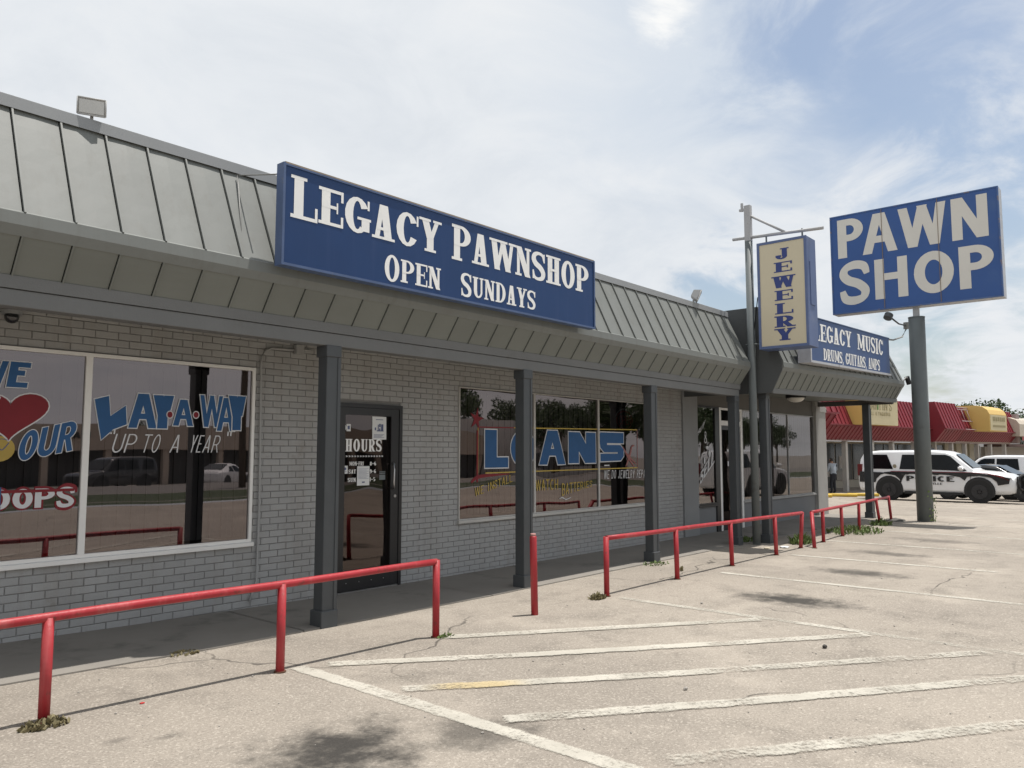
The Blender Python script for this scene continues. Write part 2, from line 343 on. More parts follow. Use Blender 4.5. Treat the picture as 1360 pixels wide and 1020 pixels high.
# concrete walkway under the canopy, cast in separate slabs
def slab(x0, x1):
    bm = bmesh.new()
    xs = sorted(set([x0, x1] + [g[0] for g in GP if x0 < g[0] < x1]))
    def front(x): return 5.985 + .02 * math.sin(x * 1.7)
    top = [(bm.verts.new((x, front(x), G(x) + .012)), bm.verts.new((x, 7.33, G(x) + .012)), bm.verts.new((x, front(x), G(x) - .05))) for x in xs]
    for a, b in zip(top, top[1:]): bm.faces.new((a[0], b[0], b[1], a[1])); bm.faces.new((a[2], b[2], b[0], a[0]))
    return flat('walkway_slab', bm, conc_m, None, 'structure')
x = -8.0
while x < 21: slab(x, min(x + 2.43, 21.2) - .012); x += 2.43
# painted lines
def strip(pts, w, dz, name='parking_line', jag=.016):
    pts = [V((p[0], p[1], 0)) for p in pts]; bm = bmesh.new(); prev = None; n = max(2, int((pts[1] - pts[0]).length / .06))
    d = (pts[1] - pts[0]).normalized(); s = V((-d.y, d.x, 0))
    uv = bm.loops.layers.uv.new('across')
    for i in range(n + 1):
        c = pts[0].lerp(pts[1], i / n); r = []
        for k in (-1, 1):
            q = c + s * k * (w / 2 + .012 + jag * (noise.noise(V((c.x * 9, c.y * 9, k * 5))) + .6 * noise.noise(V((c.x * 31, c.y * 31, k * 5)))))
            r.append(bm.verts.new((q.x, q.y, G(q.x) + dz)))
        if prev:
            f = bm.faces.new((prev[0], r[0], r[1], prev[1]))
            for lp, (a, b) in zip(f.loops, ((0, i - 1), (0, i), (1, i), (1, i - 1))): lp[uv].uv = (a, min(b, n - b) / 2.0)
        prev = r
    return flat(name, bm, line_m, None, 'structure')
strip([(3.42, 5.07), (3.42, 1.0)], .150, .004)
for x, y0, y1 in ((7.42, 4.88, .3), (9.86, 4.88, .6), (12.30, 4.88, 2.0), (14.72, 5.2, .6), (17.3, 5.25, .8), (19.8, 5.3, .5), (22.2, 5.2, .5)):
    strip([(x, y0), (x + .03, y1)], .118, .004)
for a, b in (((4.80, 4.96), (7.38, 3.18)), ((3.58, 4.94), (7.38, 2.20)), ((3.53, 4.06), (7.38, 1.28)), ((3.53, 3.16), (7.9, .12)), ((3.62, 2.12), (8.2, -.95)), ((3.5, 1.2), (6.0, -.6))):
    strip([a, b], .150, .008)

# ------------------------------------------------------------------ lettering (own glyphs)
def arc_poly(cx, cy, rx, ry, a0, a1, tv, th, n=14):
    o = []; i = []
    for k in range(n + 1):
        a = R(a0 + (a1 - a0) * k / n); c, s = math.cos(a), math.sin(a)
        o.append((cx + rx * c, cy + ry * s)); i.append((cx + (rx - tv) * c, cy + (ry - th) * s))
    return o + i[::-1]
def ring(cx, cy, rx, ry, tv, th): return [arc_poly(cx, cy, rx, ry, -90, 90, tv, th), arc_poly(cx, cy, rx, ry, 90, 270, tv, th)]
def rc(x0, y0, x1, y1): return [(x0, y0), (x1, y0), (x1, y1), (x0, y1)]
def dg(x0, y0, x1, y1, w): return [(x0 - w / 2, y0), (x0 + w / 2, y0), (x1 + w / 2, y1), (x1 - w / 2, y1)]
def vstroke(pts, ws, n=6):
    P = [V((p[0], p[1])) for p in pts]; out = []
    for i in range(len(P) - 1):
        p0 = P[max(i - 1, 0)]; p1 = P[i]; p2 = P[i + 1]; p3 = P[min(i + 2, len(P) - 1)]
        for k in range(n + (i == len(P) - 2)):
            t = k / n; q = .5 * ((2 * p1) + (p2 - p0) * t + (2 * p0 - 5 * p1 + 4 * p2 - p3) * t * t + (3 * p1 - p0 - 3 * p2 + p3) * t ** 3)
            out.append((q, ws[i] + (ws[i + 1] - ws[i]) * t))
    L = []; Rr = []
    for i, (q, w) in enumerate(out):
        a = out[max(i - 1, 0)][0]; b = out[min(i + 1, len(out) - 1)][0]; d = (b - a).normalized(); s = V((-d.y, d.x))
        L.append(tuple(q + s * w / 2)); Rr.append(tuple(q - s * w / 2))
    return L + Rr[::-1]
def glyph(ch, T=.19, t=.09, s=0.0, W=.68):
    e = .075 if s else 0; pr = []; x0 = T / 2 + e; x1 = W - T / 2 - e
    def st(x, y0=0, y1=1, lo=True, hi=True, w=None):
        w = w or T; pr.append(rc(x - w / 2, y0, x + w / 2, y1))
        if s:
            if lo: pr.append(rc(x - w / 2 - e, y0, x + w / 2 + e, y0 + s))
            if hi: pr.append(rc(x - w / 2 - e, y1 - s, x + w / 2 + e, y1))
    def foot(x, w, y): 
        if s: pr.append(rc(x - w / 2 - e, y, x + w / 2 + e, y + s))
    lx, rx_ = x0 - T / 2, W - e
    th = t * 1.25
    if ch == 'A':
        a = T * .6 + e * .5; tl = T * (.6 if s else 1)
        pr += [dg(a, 0, W / 2 - T * .18, 1, tl), dg(W - a - .02, 0, W / 2 + T * .10, 1, T), rc(W * .24, .26, W * .76, .26 + t)]
        foot(a, tl, 0); foot(W - a - .02, T, 0)
    elif ch == 'B':
        st(x0, hi=False, lo=False); m = W - e - .02
        pr += [rc(lx - e, 0, W * .55, t), rc(lx - e, 1 - t, W * .5, 1), rc(lx, .47, W * .55, .47 + t),
               arc_poly(W * .5, .265, m - W * .5, .265, -90, 90, T * .9, t), arc_poly(W * .46, .74, m - W * .52, .26, -90, 90, T * .9, t)]
    elif ch in 'CG':
        pr += [arc_poly(W / 2, .5, W / 2 - .01, .51, 30 if s else 46, 330 if s and ch == 'C' else 312, T, th)]
        if ch == 'C':
            if s: pr += [rc(W - .06, .66, W - .005, .97)]
        else:
            pr += [rc(W - T - .01, .08, W - .01, .46), rc(W * .5, .46 - (s or t), W + (.03 if s else -.01), .46)]
            if s: pr += [rc(W - .07, .70, W - .015, .97)]
    elif ch == 'D':
        st(x0, hi=False, lo=False); pr += [rc(lx - e, 0, W * .42, t), rc(lx - e, 1 - t, W * .42, 1), arc_poly(W * .40, .5, W * .60 - .01, .5, -90, 90, T, t)]
    elif ch in 'EF':
        st(x0, hi=False, lo=(ch == 'F')); pr += [rc(lx - e, 1 - t, W, 1), rc(lx, .47, W * .78, .47 + t)]
        if ch == 'E': pr += [rc(lx - e, 0, W, t)]
        if s: pr += [rc(W - .06, .70, W, 1)] + ([rc(W - .06, 0, W, .30)] if ch == 'E' else []) + [rc(W * .72, .36, W * .78, .66)]
    elif ch == 'H': st(x0); st(x1); pr.append(rc(x0, .46, x1, .46 + t))
    elif ch == 'I': st(W / 2)
    elif ch == 'J':
        xc = W * .62; pr += [rc(xc - T / 2, .25, xc + T / 2, 1), arc_poly(xc + T / 2 - W * .36, .27, W * .36, .28, 180, 360, T * .9, th)]
        if s: pr += [rc(xc - T / 2 - e, 1 - s, xc + T / 2 + e, 1), rc(xc + T / 2 - W * .72, .2, xc + T / 2 - W * .72 + T * 1.1, .38)]
    elif ch == 'K': st(x0); pr += [dg(x0 + T * .5, .40, W - T * .6, 1, T * .8), dg(W - T * .6, 0, W * .45, .55, T)]
    elif ch == 'L':
        st(x0, lo=False); pr.append(rc(lx - e, 0, W, t))
        if s: pr.append(rc(W - .06, 0, W, .34))
    elif ch == 'M':
        tl = T * (.55 if s else 1)
        st(tl / 2 + e, w=tl); st(x1); pr += [dg(tl / 2 + e + T * .2, 1, W * .48, .12, T * .95), dg(x1 - T * .2, 1, W * .5, .12, tl)]
    elif ch == 'N':
        tl = T * (.55 if s else 1)
        st(tl / 2 + e, w=tl); st(W - tl / 2 - e, w=tl, lo=False); pr.append(dg(tl / 2 + e + T * .05, 1, W - tl / 2 - e - T * .05, 0, T * 1.1))
    elif ch in 'OQ':
        pr += ring(W / 2, .5, W / 2 - .01, .51, T, th)
        if ch == 'Q': pr.append(dg(W * .9, -.06, W * .55, .3, T * .8))
    elif ch in 'PR':
        st(x0, hi=False, lo=True); pr += [rc(lx - e, 1 - t, W * .5, 1), rc(lx, .42, W * .5, .42 + t), arc_poly(W * .46, .71, W * .54 - .01 - (.03 if ch == 'R' else 0), .29, -90, 90, T, t)]
        if ch == 'R':
            pr.append(dg(W - T * .62, 0, W * .52, .46, T * .95))
            if s: pr.append(rc(W - T * .9, 0, W + .04, s))
    elif ch == 'S':
        c = T * .92
        pr.append(vstroke([(W * .90, .70), (W * .80, .90), (W * .5, .955), (W * .22, .88), (W * .15, .72), (W * .30, .575), (W * .62, .46), (W * .83, .29), (W * .76, .11), (W * .47, .045), (W * .2, .1), (W * .1, .31)],
                          [t * .8, th, th, c * .8, c, c * 1.05, c * 1.05, c, c * .8, th, th, t * .8]))
        if s: pr += [rc(W * .86, .66, W * .95, .97), rc(W * .06, .03, W * .15, .34)]
    elif ch == 'T':
        st(W / 2, hi=False); pr.append(rc(0, 1 - t * 1.1, W, 1))
        if s: pr += [rc(0, .68, .06, 1), rc(W - .06, .68, W, 1)]
    elif ch == 'U':
        tl = T * (.55 if s else 1)
        st(x0, .3, 1, lo=False); st(W - tl / 2 - e, .3, 1, lo=False, w=tl)
        a = (x0 - T / 2 + W - e) / 2; pr += [arc_poly(a, .32, a - (x0 - T / 2), .33, 180, 270, T, th), arc_poly(a, .32, W - e - a, .33, 270, 360, tl, th)]
    elif ch == 'V':
        tl = T * (.6 if s else 1); pr += [dg(T * .6 + e * .5, 1, W / 2, 0, T), dg(W - tl * .6 - e * .5, 1, W / 2, 0, tl)]; foot(T * .6 + e * .5, T, 1 - s); foot(W - tl * .6 - e * .5, tl, 1 - s)
    elif ch == 'W':
        tl = T * (.6 if s else 1)
        a, b, c, d, f = T * .6 + e * .4, W * .30, W * .52, W * .74, W - tl * .6 - e * .4
        pr += [dg(a, 1, b, 0, T), dg(c, 1, b, 0, tl), dg(c - T * .1, 1, d, 0, T), dg(f, 1, d, 0, tl)]
        if s: pr += [rc(a - T / 2 - e, 1 - s, a + T / 2 + e, 1), rc(c - T / 2 - e, 1 - s, c + T / 2 + e, 1), rc(f - tl / 2 - e, 1 - s, f + tl / 2 + e, 1)]
    elif ch == 'Y':
        tl = T * (.6 if s else 1); pr += [rc(W / 2 - T / 2, 0, W / 2 + T / 2, .46), dg(T * .6 + e * .5, 1, W / 2 - .005, .40, T), dg(W - tl * .6 - e * .5, 1, W / 2 + T * .15, .42, tl)]
        foot(W / 2, T, 0); foot(T * .6 + e * .5, T, 1 - s); foot(W - tl * .6 - e * .5, tl, 1 - s)
    elif ch == '&': pr += ring(W * .42, .26, W * .38, .26, T * .8, t) + ring(W * .42, .75, W * .26, .25, T * .6, t) + [dg(W * .95, 0, W * .3, .7, T * .7)]
    elif ch == ',': pr.append(dg(.05, -.14, .12, .14, .13))
    elif ch == '-': pr.append(rc(0, .42, W, .42 + t * 1.3))
    elif ch == "'": pr.append(rc(.04, .72, .16, 1))
    elif ch == '8': pr += ring(W / 2, .26, W / 2 - .02, .27, T, t) + ring(W / 2, .75, W * .42, .26, T, t)
    elif ch == '9': pr += ring(W / 2, .70, W / 2 - .02, .30, T, t) + [vstroke([(W - T / 2, .7), (W * .8, .25), (W * .3, .03)], [T, T, t])]
    elif ch == '6': pr += ring(W / 2, .30, W / 2 - .02, .30, T, t) + [vstroke([(T / 2, .3), (W * .2, .75), (W * .7, .97)], [T, T, t])]
    elif ch == '5': pr += [rc(.05, 1 - t, W * .9, 1), rc(.05, .5, .05 + T * .7, 1), arc_poly(W * .42, .31, W * .56, .32, -140, 110, T, t)]
    elif ch == '1': pr += [rc(W / 2 - T / 2, 0, W / 2 + T / 2, 1)]
    elif ch == '2': pr += [arc_poly(W / 2, .7, W / 2, .3, 0, 160, T, t), dg(.1, .06, W * .85, .7, T), rc(0, 0, W, t)]
    elif ch == ':': pr += [rc(.05, .2, .2, .35), rc(.05, .6, .2, .75)]
    elif ch == '"': pr += [dg(.04, .75, .0, 1, .08), dg(.2, .75, .16, 1, .08)]
    return pr
WID = {'I': .36, 'M': .98, 'W': 1.0, ' ': .36, ',': .2, '-': .4, "'": .2, 'J': .6, '1': .3, '8': .55, '9': .55, '6': .55, '5': .55, ':': .25, '"': .28, 'E': .62, 'L': .62, 'S': .62, 'F': .6}
def setline(text, T, t, s, track=.07, W=.68, wid=None):
    out = []; x = 0; wid = {**WID, **(wid or {})}
    for ch in text:
        w = wid.get(ch, W) * (W / .68 if ch in wid and ch not in ' ' else 1)
        if ch != ' ':
            Tm = T * (.9 if ch in 'MW' and not s else 1)
            out.append((ch, [[(a + x, b) for a, b in p] for p in glyph(ch, Tm, t, s, w)]))
        x += w + track
    return out, x - track
def area(p): return sum(p[i][0] * p[(i + 1) % len(p)][1] - p[(i + 1) % len(p)][0] * p[i][1] for i in range(len(p))) / 2
def grow(p, d):
    if area(p) < 0: p = p[::-1]
    n = len(p); out = []
    for i in range(n):
        a, b, c = V(p[i - 1]), V(p[i]), V(p[(i + 1) % n]); e1 = b - a; e2 = c - b
        if e1.length < 1e-7 or e2.length < 1e-7: out.append(tuple(b)); continue
        n1 = V((e1.y, -e1.x)).normalized(); n2 = V((e2.y, -e2.x)).normalized(); m = n1 + n2
        if m.length < .35: m = n1
        k = min(1 / max(.35, (m.length / 2) ** 2 * 1.0), 2.2); out.append(tuple(b + m / 2 * d * k))
    return out
def polys_to_mesh(name, polys, O, U, Vv, N, m, parent, depth=.002, step=.00012, thick=0):
    bm = bmesh.new(); O, U, Vv, N = V(O), V(U), V(Vv), V(N)
    for i, p in enumerate(polys):
        if area(p) < 0: p = p[::-1]
        off = N * (depth + i * step)
        vs = [bm.verts.new(O + U * a + Vv * b + off) for a, b in p]
        for tri in tessellate_polygon([[V((a, b, 0)) for a, b in p]]):
            if len(set(tri)) == 3:
                A_, B_, C_ = (V(p[k]) for k in tri)
                if abs((B_ - A_).cross(C_ - A_)) > 1e-10: bm.faces.new([vs[k] for k in tri])
    return flat(name, bm, m, parent)
def put_text(text, u0, v0, u1, v1, O, U, Vv, N, m, parent, T=.19, t=.09, s=0., track=.07, W=.68, name='letter', depth=.003, step=.00015, outline=None, om=None, warp=None, wid=None, shear=0, v0b=None, v1b=None):
    L, tw = setline(text, T, t, s, track, W, wid)
    for ch, ps in L:
        def f(a, b):
            q = a / tw; lo = v0 + ((v0b if v0b is not None else v0) - v0) * q; hi = v1 + ((v1b if v1b is not None else v1) - v1) * q
            uu = u0 + (u1 - u0) * q + shear * b * (v1 - v0); vv = lo + (hi - lo) * b
            return warp(uu, vv) if warp else (uu, vv)
        mp = [[f(a, b) for a, b in p] for p in ps]
        if outline:
            o = polys_to_mesh(name, [grow(p, outline) for p in mp], O, U, Vv, N, om, parent, depth, step)
            polys_to_mesh(name, mp, O, U, Vv, N, m, o, depth + .0015 + step * len(mp), step) if parent is None or parent.parent is None else polys_to_mesh(name, mp, O, U, Vv, N, m, parent, depth + .0015 + step * len(mp), step)
        else: polys_to_mesh(name, mp, O, U, Vv, N, m, parent, depth, step)
def put_char(ch, u0, u1, v0, v1, O, U, Vv, N, m, parent, T=.19, t=.09, s=0., depth=.003, step=.00015, outline=None, om=None, name='letter', W=.68, warp=None):
    ps = glyph(ch, T, t, s, W); f = (lambda a, b: warp(u0 + (u1 - u0) * a / W, v0 + (v1 - v0) * b)) if warp else (lambda a, b: (u0 + (u1 - u0) * a / W, v0 + (v1 - v0) * b))
    mp = [[f(a, b) for a, b in p] for p in ps]
    if outline:
        polys_to_mesh(name, [grow(p, outline) for p in mp], O, U, Vv, N, om, parent, depth, step)
        depth += .0015 + step * len(mp)
    return polys_to_mesh(name, mp, O, U, Vv, N, m, parent, depth, step)
def ellipse(cx, cy, rx, ry, n=20): return [(cx + rx * math.cos(2 * math.pi * k / n), cy + ry * math.sin(2 * math.pi * k / n)) for k in range(n)]
def loft(bm, A, B):
    a = [bm.verts.new(p) for p in A]; b = [bm.verts.new(p) for p in B]
    bm.faces.new(a); bm.faces.new(b[::-1])
    for i in range(len(a)):
        j = (i + 1) % len(a); bm.faces.new((a[j], a[i], b[i], b[j]))
FX, FZ, FN = (1, 0, 0), (0, 0, 1), (0, -1, 0)
WY = 7.30          # brick face
GY = 7.335         # glass plane
# ------------------------------------------------------------------ the pawnshop
shop = thing('shop_building', 'long grey painted brick shop with metal mansard canopy and large painted windows', 'building')
OPEN = [(1.13, 4.375, -.905, .872), (5.40, 6.372, -2, .566), (7.372, 12.07, -.885, .872)]
WX0, WX1, WZ1 = -8.0, 13.40, 1.25
bm = bmesh.new(); xs = [WX0] + [v for o in OPEN for v in o[:2]] + [WX1]
for i in range(0, len(xs), 2): box(bm, xs[i], xs[i + 1], WY + .009, WY + .20, -1.75, WZ1)
for x0, x1, z0, z1 in OPEN:
    box(bm, x0, x1, WY + .009, WY + .20, z1, WZ1)
    if z0 > -1.9: box(bm, x0, x1, WY + .009, WY + .20, -1.75, z0)
wall = obj('brick_wall', bm, mortar_m, shop)
# bricks in running bond, each laid round the openings
CH, BL, J = .0677, .2, .0062
def brick_mesh(w, h):
    bm = bmesh.new(); c = .004; d = .03
    v = [bm.verts.new(p) for p in ((0, d, 0), (w, d, 0), (w, d, h), (0, d, h), (0, c, 0), (w, c, 0), (w, c, h), (0, c, h), (c, 0, c), (w - c, 0, c), (w - c, 0, h - c), (c, 0, h - c))]
    for a in range(4):
        b = (a + 1) % 4; bm.faces.new((v[a], v[b], v[4 + b], v[4 + a])); bm.faces.new((v[4 + a], v[4 + b], v[8 + b], v[8 + a]))
    bm.faces.new((v[8], v[9], v[10], v[11]))
    me = bpy.data.meshes.new('brick'); bmesh.ops.recalc_face_normals(bm, faces=bm.faces[:]); bm.to_mesh(me); bm.free(); me.materials.append(brick_m); return me
bricks = []; z = -1.62; row = 0
while z < 1.2:
    x = -2.0 + (0 if row % 2 else -.1)
    while x < WX1:
        a, b = max(x, -2), min(x + BL - J, WX1 - .002); segs = [(a, b)]
        for x0, x1, z0, z1 in OPEN:
            if z + CH - J > z0 + .012 and z < z1 - .012:
                ns = []
                for p, q in segs:
                    if q <= x0 or p >= x1: ns.append((p, q)); continue
                    if p < x0: ns.append((p, x0))
                    if q > x1: ns.append((x1, q))
                segs = ns
        for p, q in segs:
            if q - p > .02: bricks.append((round(p, 4), round(q - p, 3), z))
        x += BL
    z += CH; row += 1
bricks = [b for b in bricks if b[2] + CH > G(b[0]) + .0]
fwd = V((math.cos(R(40.8)), math.sin(R(40.8)), 0)); rgt = V((math.sin(R(40.8)), -math.cos(R(40.8)), 0))
def seen_size(b):
    p = V((b[0] + b[1] / 2, WY, b[2])); d = p.dot(fwd); u = p.dot(rgt) / d
    if u < -.66: return 0
    if p.z < -1.2 and p.x < 3.2: return b[1] / d / d * .8
    return b[1] / d / d
bricks.sort(key=seen_size, reverse=True)
cache = {}; rnd = random.Random(3)
jit = lambda: (rnd.uniform(-.0015, .0015), rnd.uniform(-.0018, .0018), rnd.uniform(-.0012, .0012))
for b in bricks[:298]:
    k = b[1]
    if k not in cache: cache[k] = brick_mesh(b[1], CH - J)
    o = bpy.data.objects.new('brick', cache[k]); COL.objects.link(o); o.parent = wall; j = jit(); o.location = (b[0] + j[0], WY + j[1], b[2] + j[2])
vs = []; fs = []
for b in bricks[298:]:
    if b[1] not in cache: cache[b[1]] = brick_mesh(b[1], CH - J)
    me = cache[b[1]]; n = len(vs); j = jit()
    vs += [(v.co.x + b[0] + j[0], v.co.y + WY + j[1], v.co.z + b[2] + j[2]) for v in me.vertices]
    fs += [tuple(i + n for i in p.vertices) for p in me.polygons]
me = bpy.data.meshes.new('brick_courses'); me.from_pydata(vs, [], fs); link('brick_courses', me, brick_m, wall, 'stuff')
# building body behind
bm = bmesh.new(); box(bm, WX0, WX1, 7.52, 20, 1.26, 2.30); box(bm, WX0, 21.0, 20.0, 20.2, -2, 2.3); box(bm, WX0 - .2, WX0 - .001, 7.31, 20, -2, 2.3)
box(bm, 13.41, 21.0, 7.52, 20, 1.32, 2.30)
obj('building_body', bm, stucco_m, shop)
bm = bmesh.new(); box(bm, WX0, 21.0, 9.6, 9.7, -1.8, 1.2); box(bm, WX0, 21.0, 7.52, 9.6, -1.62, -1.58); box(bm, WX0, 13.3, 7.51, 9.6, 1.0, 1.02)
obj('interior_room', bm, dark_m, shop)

def window(parent, x0, x1, z0, z1, mull, pm, fm, fw=.035, sill=True, blinds=None, mw=None, y=WY):
    mw = mw or fw; bm = bmesh.new(); y0, y1 = y - .022, y + .05
    box(bm, x0, x0 + fw, y0, y1, z0, z1); box(bm, x1 - fw, x1, y0, y1, z0, z1)
    box(bm, x0 + fw, x1 - fw, y0 + .001, y1, z1 - fw, z1); box(bm, x0 + fw, x1 - fw, y0 + .001, y1, z0, z0 + fw)
    for m in mull: box(bm, m - mw / 2, m + mw / 2, y0 + .002, y1, z0 + fw, z1 - fw)
    w = obj('window', bm, fm, parent)
    if sill: obj('sill', bbox(x0 - .02, x1 + .02, y - .045, y + .01, z0 - .042, z0 - .001, bev=.004), fm, w)
    e = [x0 + fw] + list(mull) + [x1 - fw]
    for i in range(len(e) - 1):
        a = e[i] + (mw / 2 if i else 0); b = e[i + 1] - (mw / 2 if i < len(e) - 2 else 0)
        bm = bmesh.new(); v = [bm.verts.new(p) for p in ((a, y + .002, z0 + fw), (b, y + .002, z0 + fw), (b, y + .002, z1 - fw), (a, y + .002, z1 - fw))]; bm.faces.new(v)
        flat('pane', bm, pm, w)
    if blinds:
        for (a, b, gapx, ang) in blinds:
            bm = bmesh.new(); q = [bm.verts.new((dx * math.cos(R(ang)), dx * math.sin(R(ang)) + .004 * math.cos(dx * 40), zz_)) for zz_ in (z0 + .05, z1 - .05) for dx in (-.068, 0, .068)]
            bm.faces.new((q[0], q[1], q[4], q[3])); bm.faces.new((q[1], q[2], q[5], q[4]))
            me = bpy.data.meshes.new('blind_slat'); bm.to_mesh(me); bm.free(); me.materials.append(blind_m)
            x = a + .06
            while x < b:
                o = bpy.data.objects.new('blind_slat', me); COL.objects.link(o); o.parent = w; o.location = (x, y + .13 + rnd.uniform(-.004, .004), 0); x += gapx
    return w
win1 = window(shop, 1.13, 4.375, -.905, .872, [2.755], pane_m, white_m, .032, mw=.055, blinds=[(1.18, 4.33, .128, 12)])
win2 = window(shop, 7.372, 12.07, -.885, .872, [8.95, 10.605], paneb_m, M('dull_white_frame', (.52, .51, .48), .45), .014, mw=.036, blinds=[(7.42, 10.58, .128, 10)])
# door
bm = bmesh.new(); dx0, dx1, dz1 = 5.40, 6.372, .566; dz0 = G(5.9) + .02
box(bm, dx0, dx0 + .045, WY - .035, WY + .14, dz0 - .05, dz1); box(bm, dx1 - .045, dx1, WY - .035, WY + .14, dz0 - .05, dz1); box(bm, dx0 + .045, dx1 - .045, WY - .034, WY + .14, dz1 - .045, dz1)
dfr = obj('door_frame', bm, dframe_m, shop)
bm = bmesh.new(); a, b, c, d = dx0 + .048, dx1 - .048, dz0 + .01, dz1 - .048
box(bm, a, a + .075, WY - .025, WY + .05, c, d); box(bm, b - .12, b, WY - .025, WY + .05, c, d); box(bm, a + .075, b - .12, WY - .024, WY + .05, d - .085, d); box(bm, a + .075, b - .12, WY - .024, WY + .05, c, c + .23)
door = obj('door', bm, dframe_m, shop)
bm = bmesh.new(); v = [bm.verts.new(p) for p in ((a + .075, 7.289, c + .23), (b - .12, 7.289, c + .23), (b - .12, 7.289, d - .085), (a + .075, 7.289, d - .085))]; bm.faces.new(v); flat('pane', bm, panec_m, door)
bm = bmesh.new(); hx = b - .065; tube(bm, [(hx - .01, WY - .02, -.43), (hx - .045, WY - .07, -.42), (hx - .05, WY - .08, -.36), (hx - .05, WY - .08, -.2), (hx - .045, WY - .07, -.14), (hx - .01, WY - .02, -.13)], .011, 8); obj('handle', bm, steel_m, door)
bm = bmesh.new(); disc(bm, (hx + .01, WY - .027, -.52), (0, 1, 0), .018, .012); obj('lock', bm, steel_m, door)
obj('threshold', bbox(dx0, dx1, WY - .03, WY + .12, dz0 - .022, dz0 + .004), steel_m, shop)
for k in range(4):
    bm = bmesh.new(); disc(bm, (a + .12 + k * .18, WY - .026, c + .09), (0, 1, 0), .006, .006, 8); obj('screw', bm, steel_m, door)
PO, PG = (0, 7.287, 0), (0, 7.300, 0)
def sheet_on(u0, v0, u1, v1, O, m, parent, name='paper_notice', depth=.002, skew=0):
    return polys_to_mesh(name, [[(u0 + skew, v0), (u1 + skew, v0 + skew), (u1, v1), (u0, v1)]], O, FX, FZ, FN, m, parent, depth)
put_text('HOURS', 5.535, .012, 6.065, .155, PO, FX, FZ, FN, letter_m, door, T=.25, t=.07, s=.06, track=.12, W=.76, wid={'S': .62})
u = 5.50
while u < 6.10:
    polys_to_mesh('arrow_mark', [[(u, -.052), (u + .018, -.052), (u + .032, -.043), (u + .018, -.034), (u, -.034), (u + .012, -.043)]], PO, FX, FZ, FN, letter_white, door); u += .04
put_text('MON-FRI', 5.595, -.150, 5.800, -.105, PO, FX, FZ, FN, letter_m, door, T=.2, t=.1, s=.08); put_text('8-6', 5.89, -.152, 5.985, -.107, PO, FX, FZ, FN, letter_m, door, T=.2, t=.12, track=.12)
put_text('SAT', 5.585, -.240, 5.69, -.195, PO, FX, FZ, FN, letter_m, door, T=.2, t=.1, s=.08); put_text('9-6', 5.89, -.242, 5.985, -.197, PO, FX, FZ, FN, letter_m, door, T=.2, t=.12, track=.12)
put_text('SUN', 5.575, -.335, 5.69, -.290, PO, FX, FZ, FN, letter_m, door, T=.2, t=.1, s=.08); put_text('1-5', 5.89, -.335, 5.975, -.290, PO, FX, FZ, FN, letter_m, door, T=.2, t=.12, track=.12)
p1 = sheet_on(5.918, .150, 6.13, .424, PO, paper_m, door, skew=.004); 
polys_to_mesh('print', [rc(5.955, .262, 5.975, .295), rc(5.985, .25, 6.09, .262), rc(6.0, .262, 6.015, .33), rc(6.02, .30, 6.045, .34), rc(6.05, .262, 6.085, .335), rc(6.02, .262, 6.04, .285)] + [rc(5.94, .21 - i * .012, 6.10 - .02 * (i % 3), .214 - i * .012) for i in range(4)] + [rc(5.97, .385, 6.08, .392)], PO, FX, FZ, FN, paperprint_m, door, .004)
sheet_on(5.705, -.380, 5.885, -.158, PO, paper_m, door, depth=.005)
polys_to_mesh('print', [rc(5.72, -.19 - i * .014, 5.87 - .03 * (i % 2), -.187 - i * .014) for i in range(9)] + [rc(5.775, -.35, 5.815, -.335)], PO, FX, FZ, FN, paperprint_m, door, .007)
sheet_on(5.488, -.240, 5.572, -.150, PO, paper_m, door, depth=.003); polys_to_mesh('print', [ellipse(5.53, -.185, .022, .018, 10), rc(5.505, -.222, 5.555, -.216)], PO, FX, FZ, FN, paperprint_m, door, .005)
sheet_on(5.545, .243, 5.605, .325, PO, paper_m, door, 'sticker'); polys_to_mesh('sticker', [ellipse(5.515, .285, .03, .036)], PO, FX, FZ, FN, letter_white, door); polys_to_mesh('print', [rc(5.56, .265, 5.59, .305)], PO, FX, FZ, FN, paperprint_m, door, .004)
polys_to_mesh('sticker', [rc(6.035, -.322, 6.125, -.262), rc(6.035, -.252, 6.125, -.238), rc(6.035, -.230, 6.125, -.222)], PO, FX, FZ, FN, M('grey_sticker', (.16, .18, .19), .6), door)

# window lettering -------------------------------------------------
C = dict(O=PG, U=FX, Vv=FZ, N=FN, m=letter_blue, parent=win1, outline=.010, om=letter_white)
def hand(ch, u0, u1, v0, v1, T=.34, t=.24, tilt=0, pinch=0, **k):
    kw = {**C, **k}; cx = (u0 + u1) / 2
    def wp(a, b):
        q = (b - v0) / (v1 - v0); return (cx + (a - cx) * (1 + pinch * (q - .5)) + tilt * (b - v0), b + .25 * tilt * (a - cx))
    put_char(ch, u0, u1, v0, v1, T=T, t=t, warp=wp, **kw)
polys_to_mesh('letter', [grow([(2.815, .468), (2.885, .112), (2.98, .205), (3.10, .255), (3.085, .425), (2.955, .325), (2.935, .505)], .010)], PG, FX, FZ, FN, letter_white, win1, .002)
polys_to_mesh('letter', [[(2.815, .468), (2.885, .112), (2.98, .205), (3.10, .255), (3.085, .425), (2.955, .325), (2.935, .505)]], PG, FX, FZ, FN, letter_blue, win1, .004)
hand('A', 3.105, 3.385, .225, .540, T=.30, t=.16, W=1.1); hand('Y', 3.315, 3.530, .225, .535, T=.30, t=.2, tilt=.02, depth=.007)
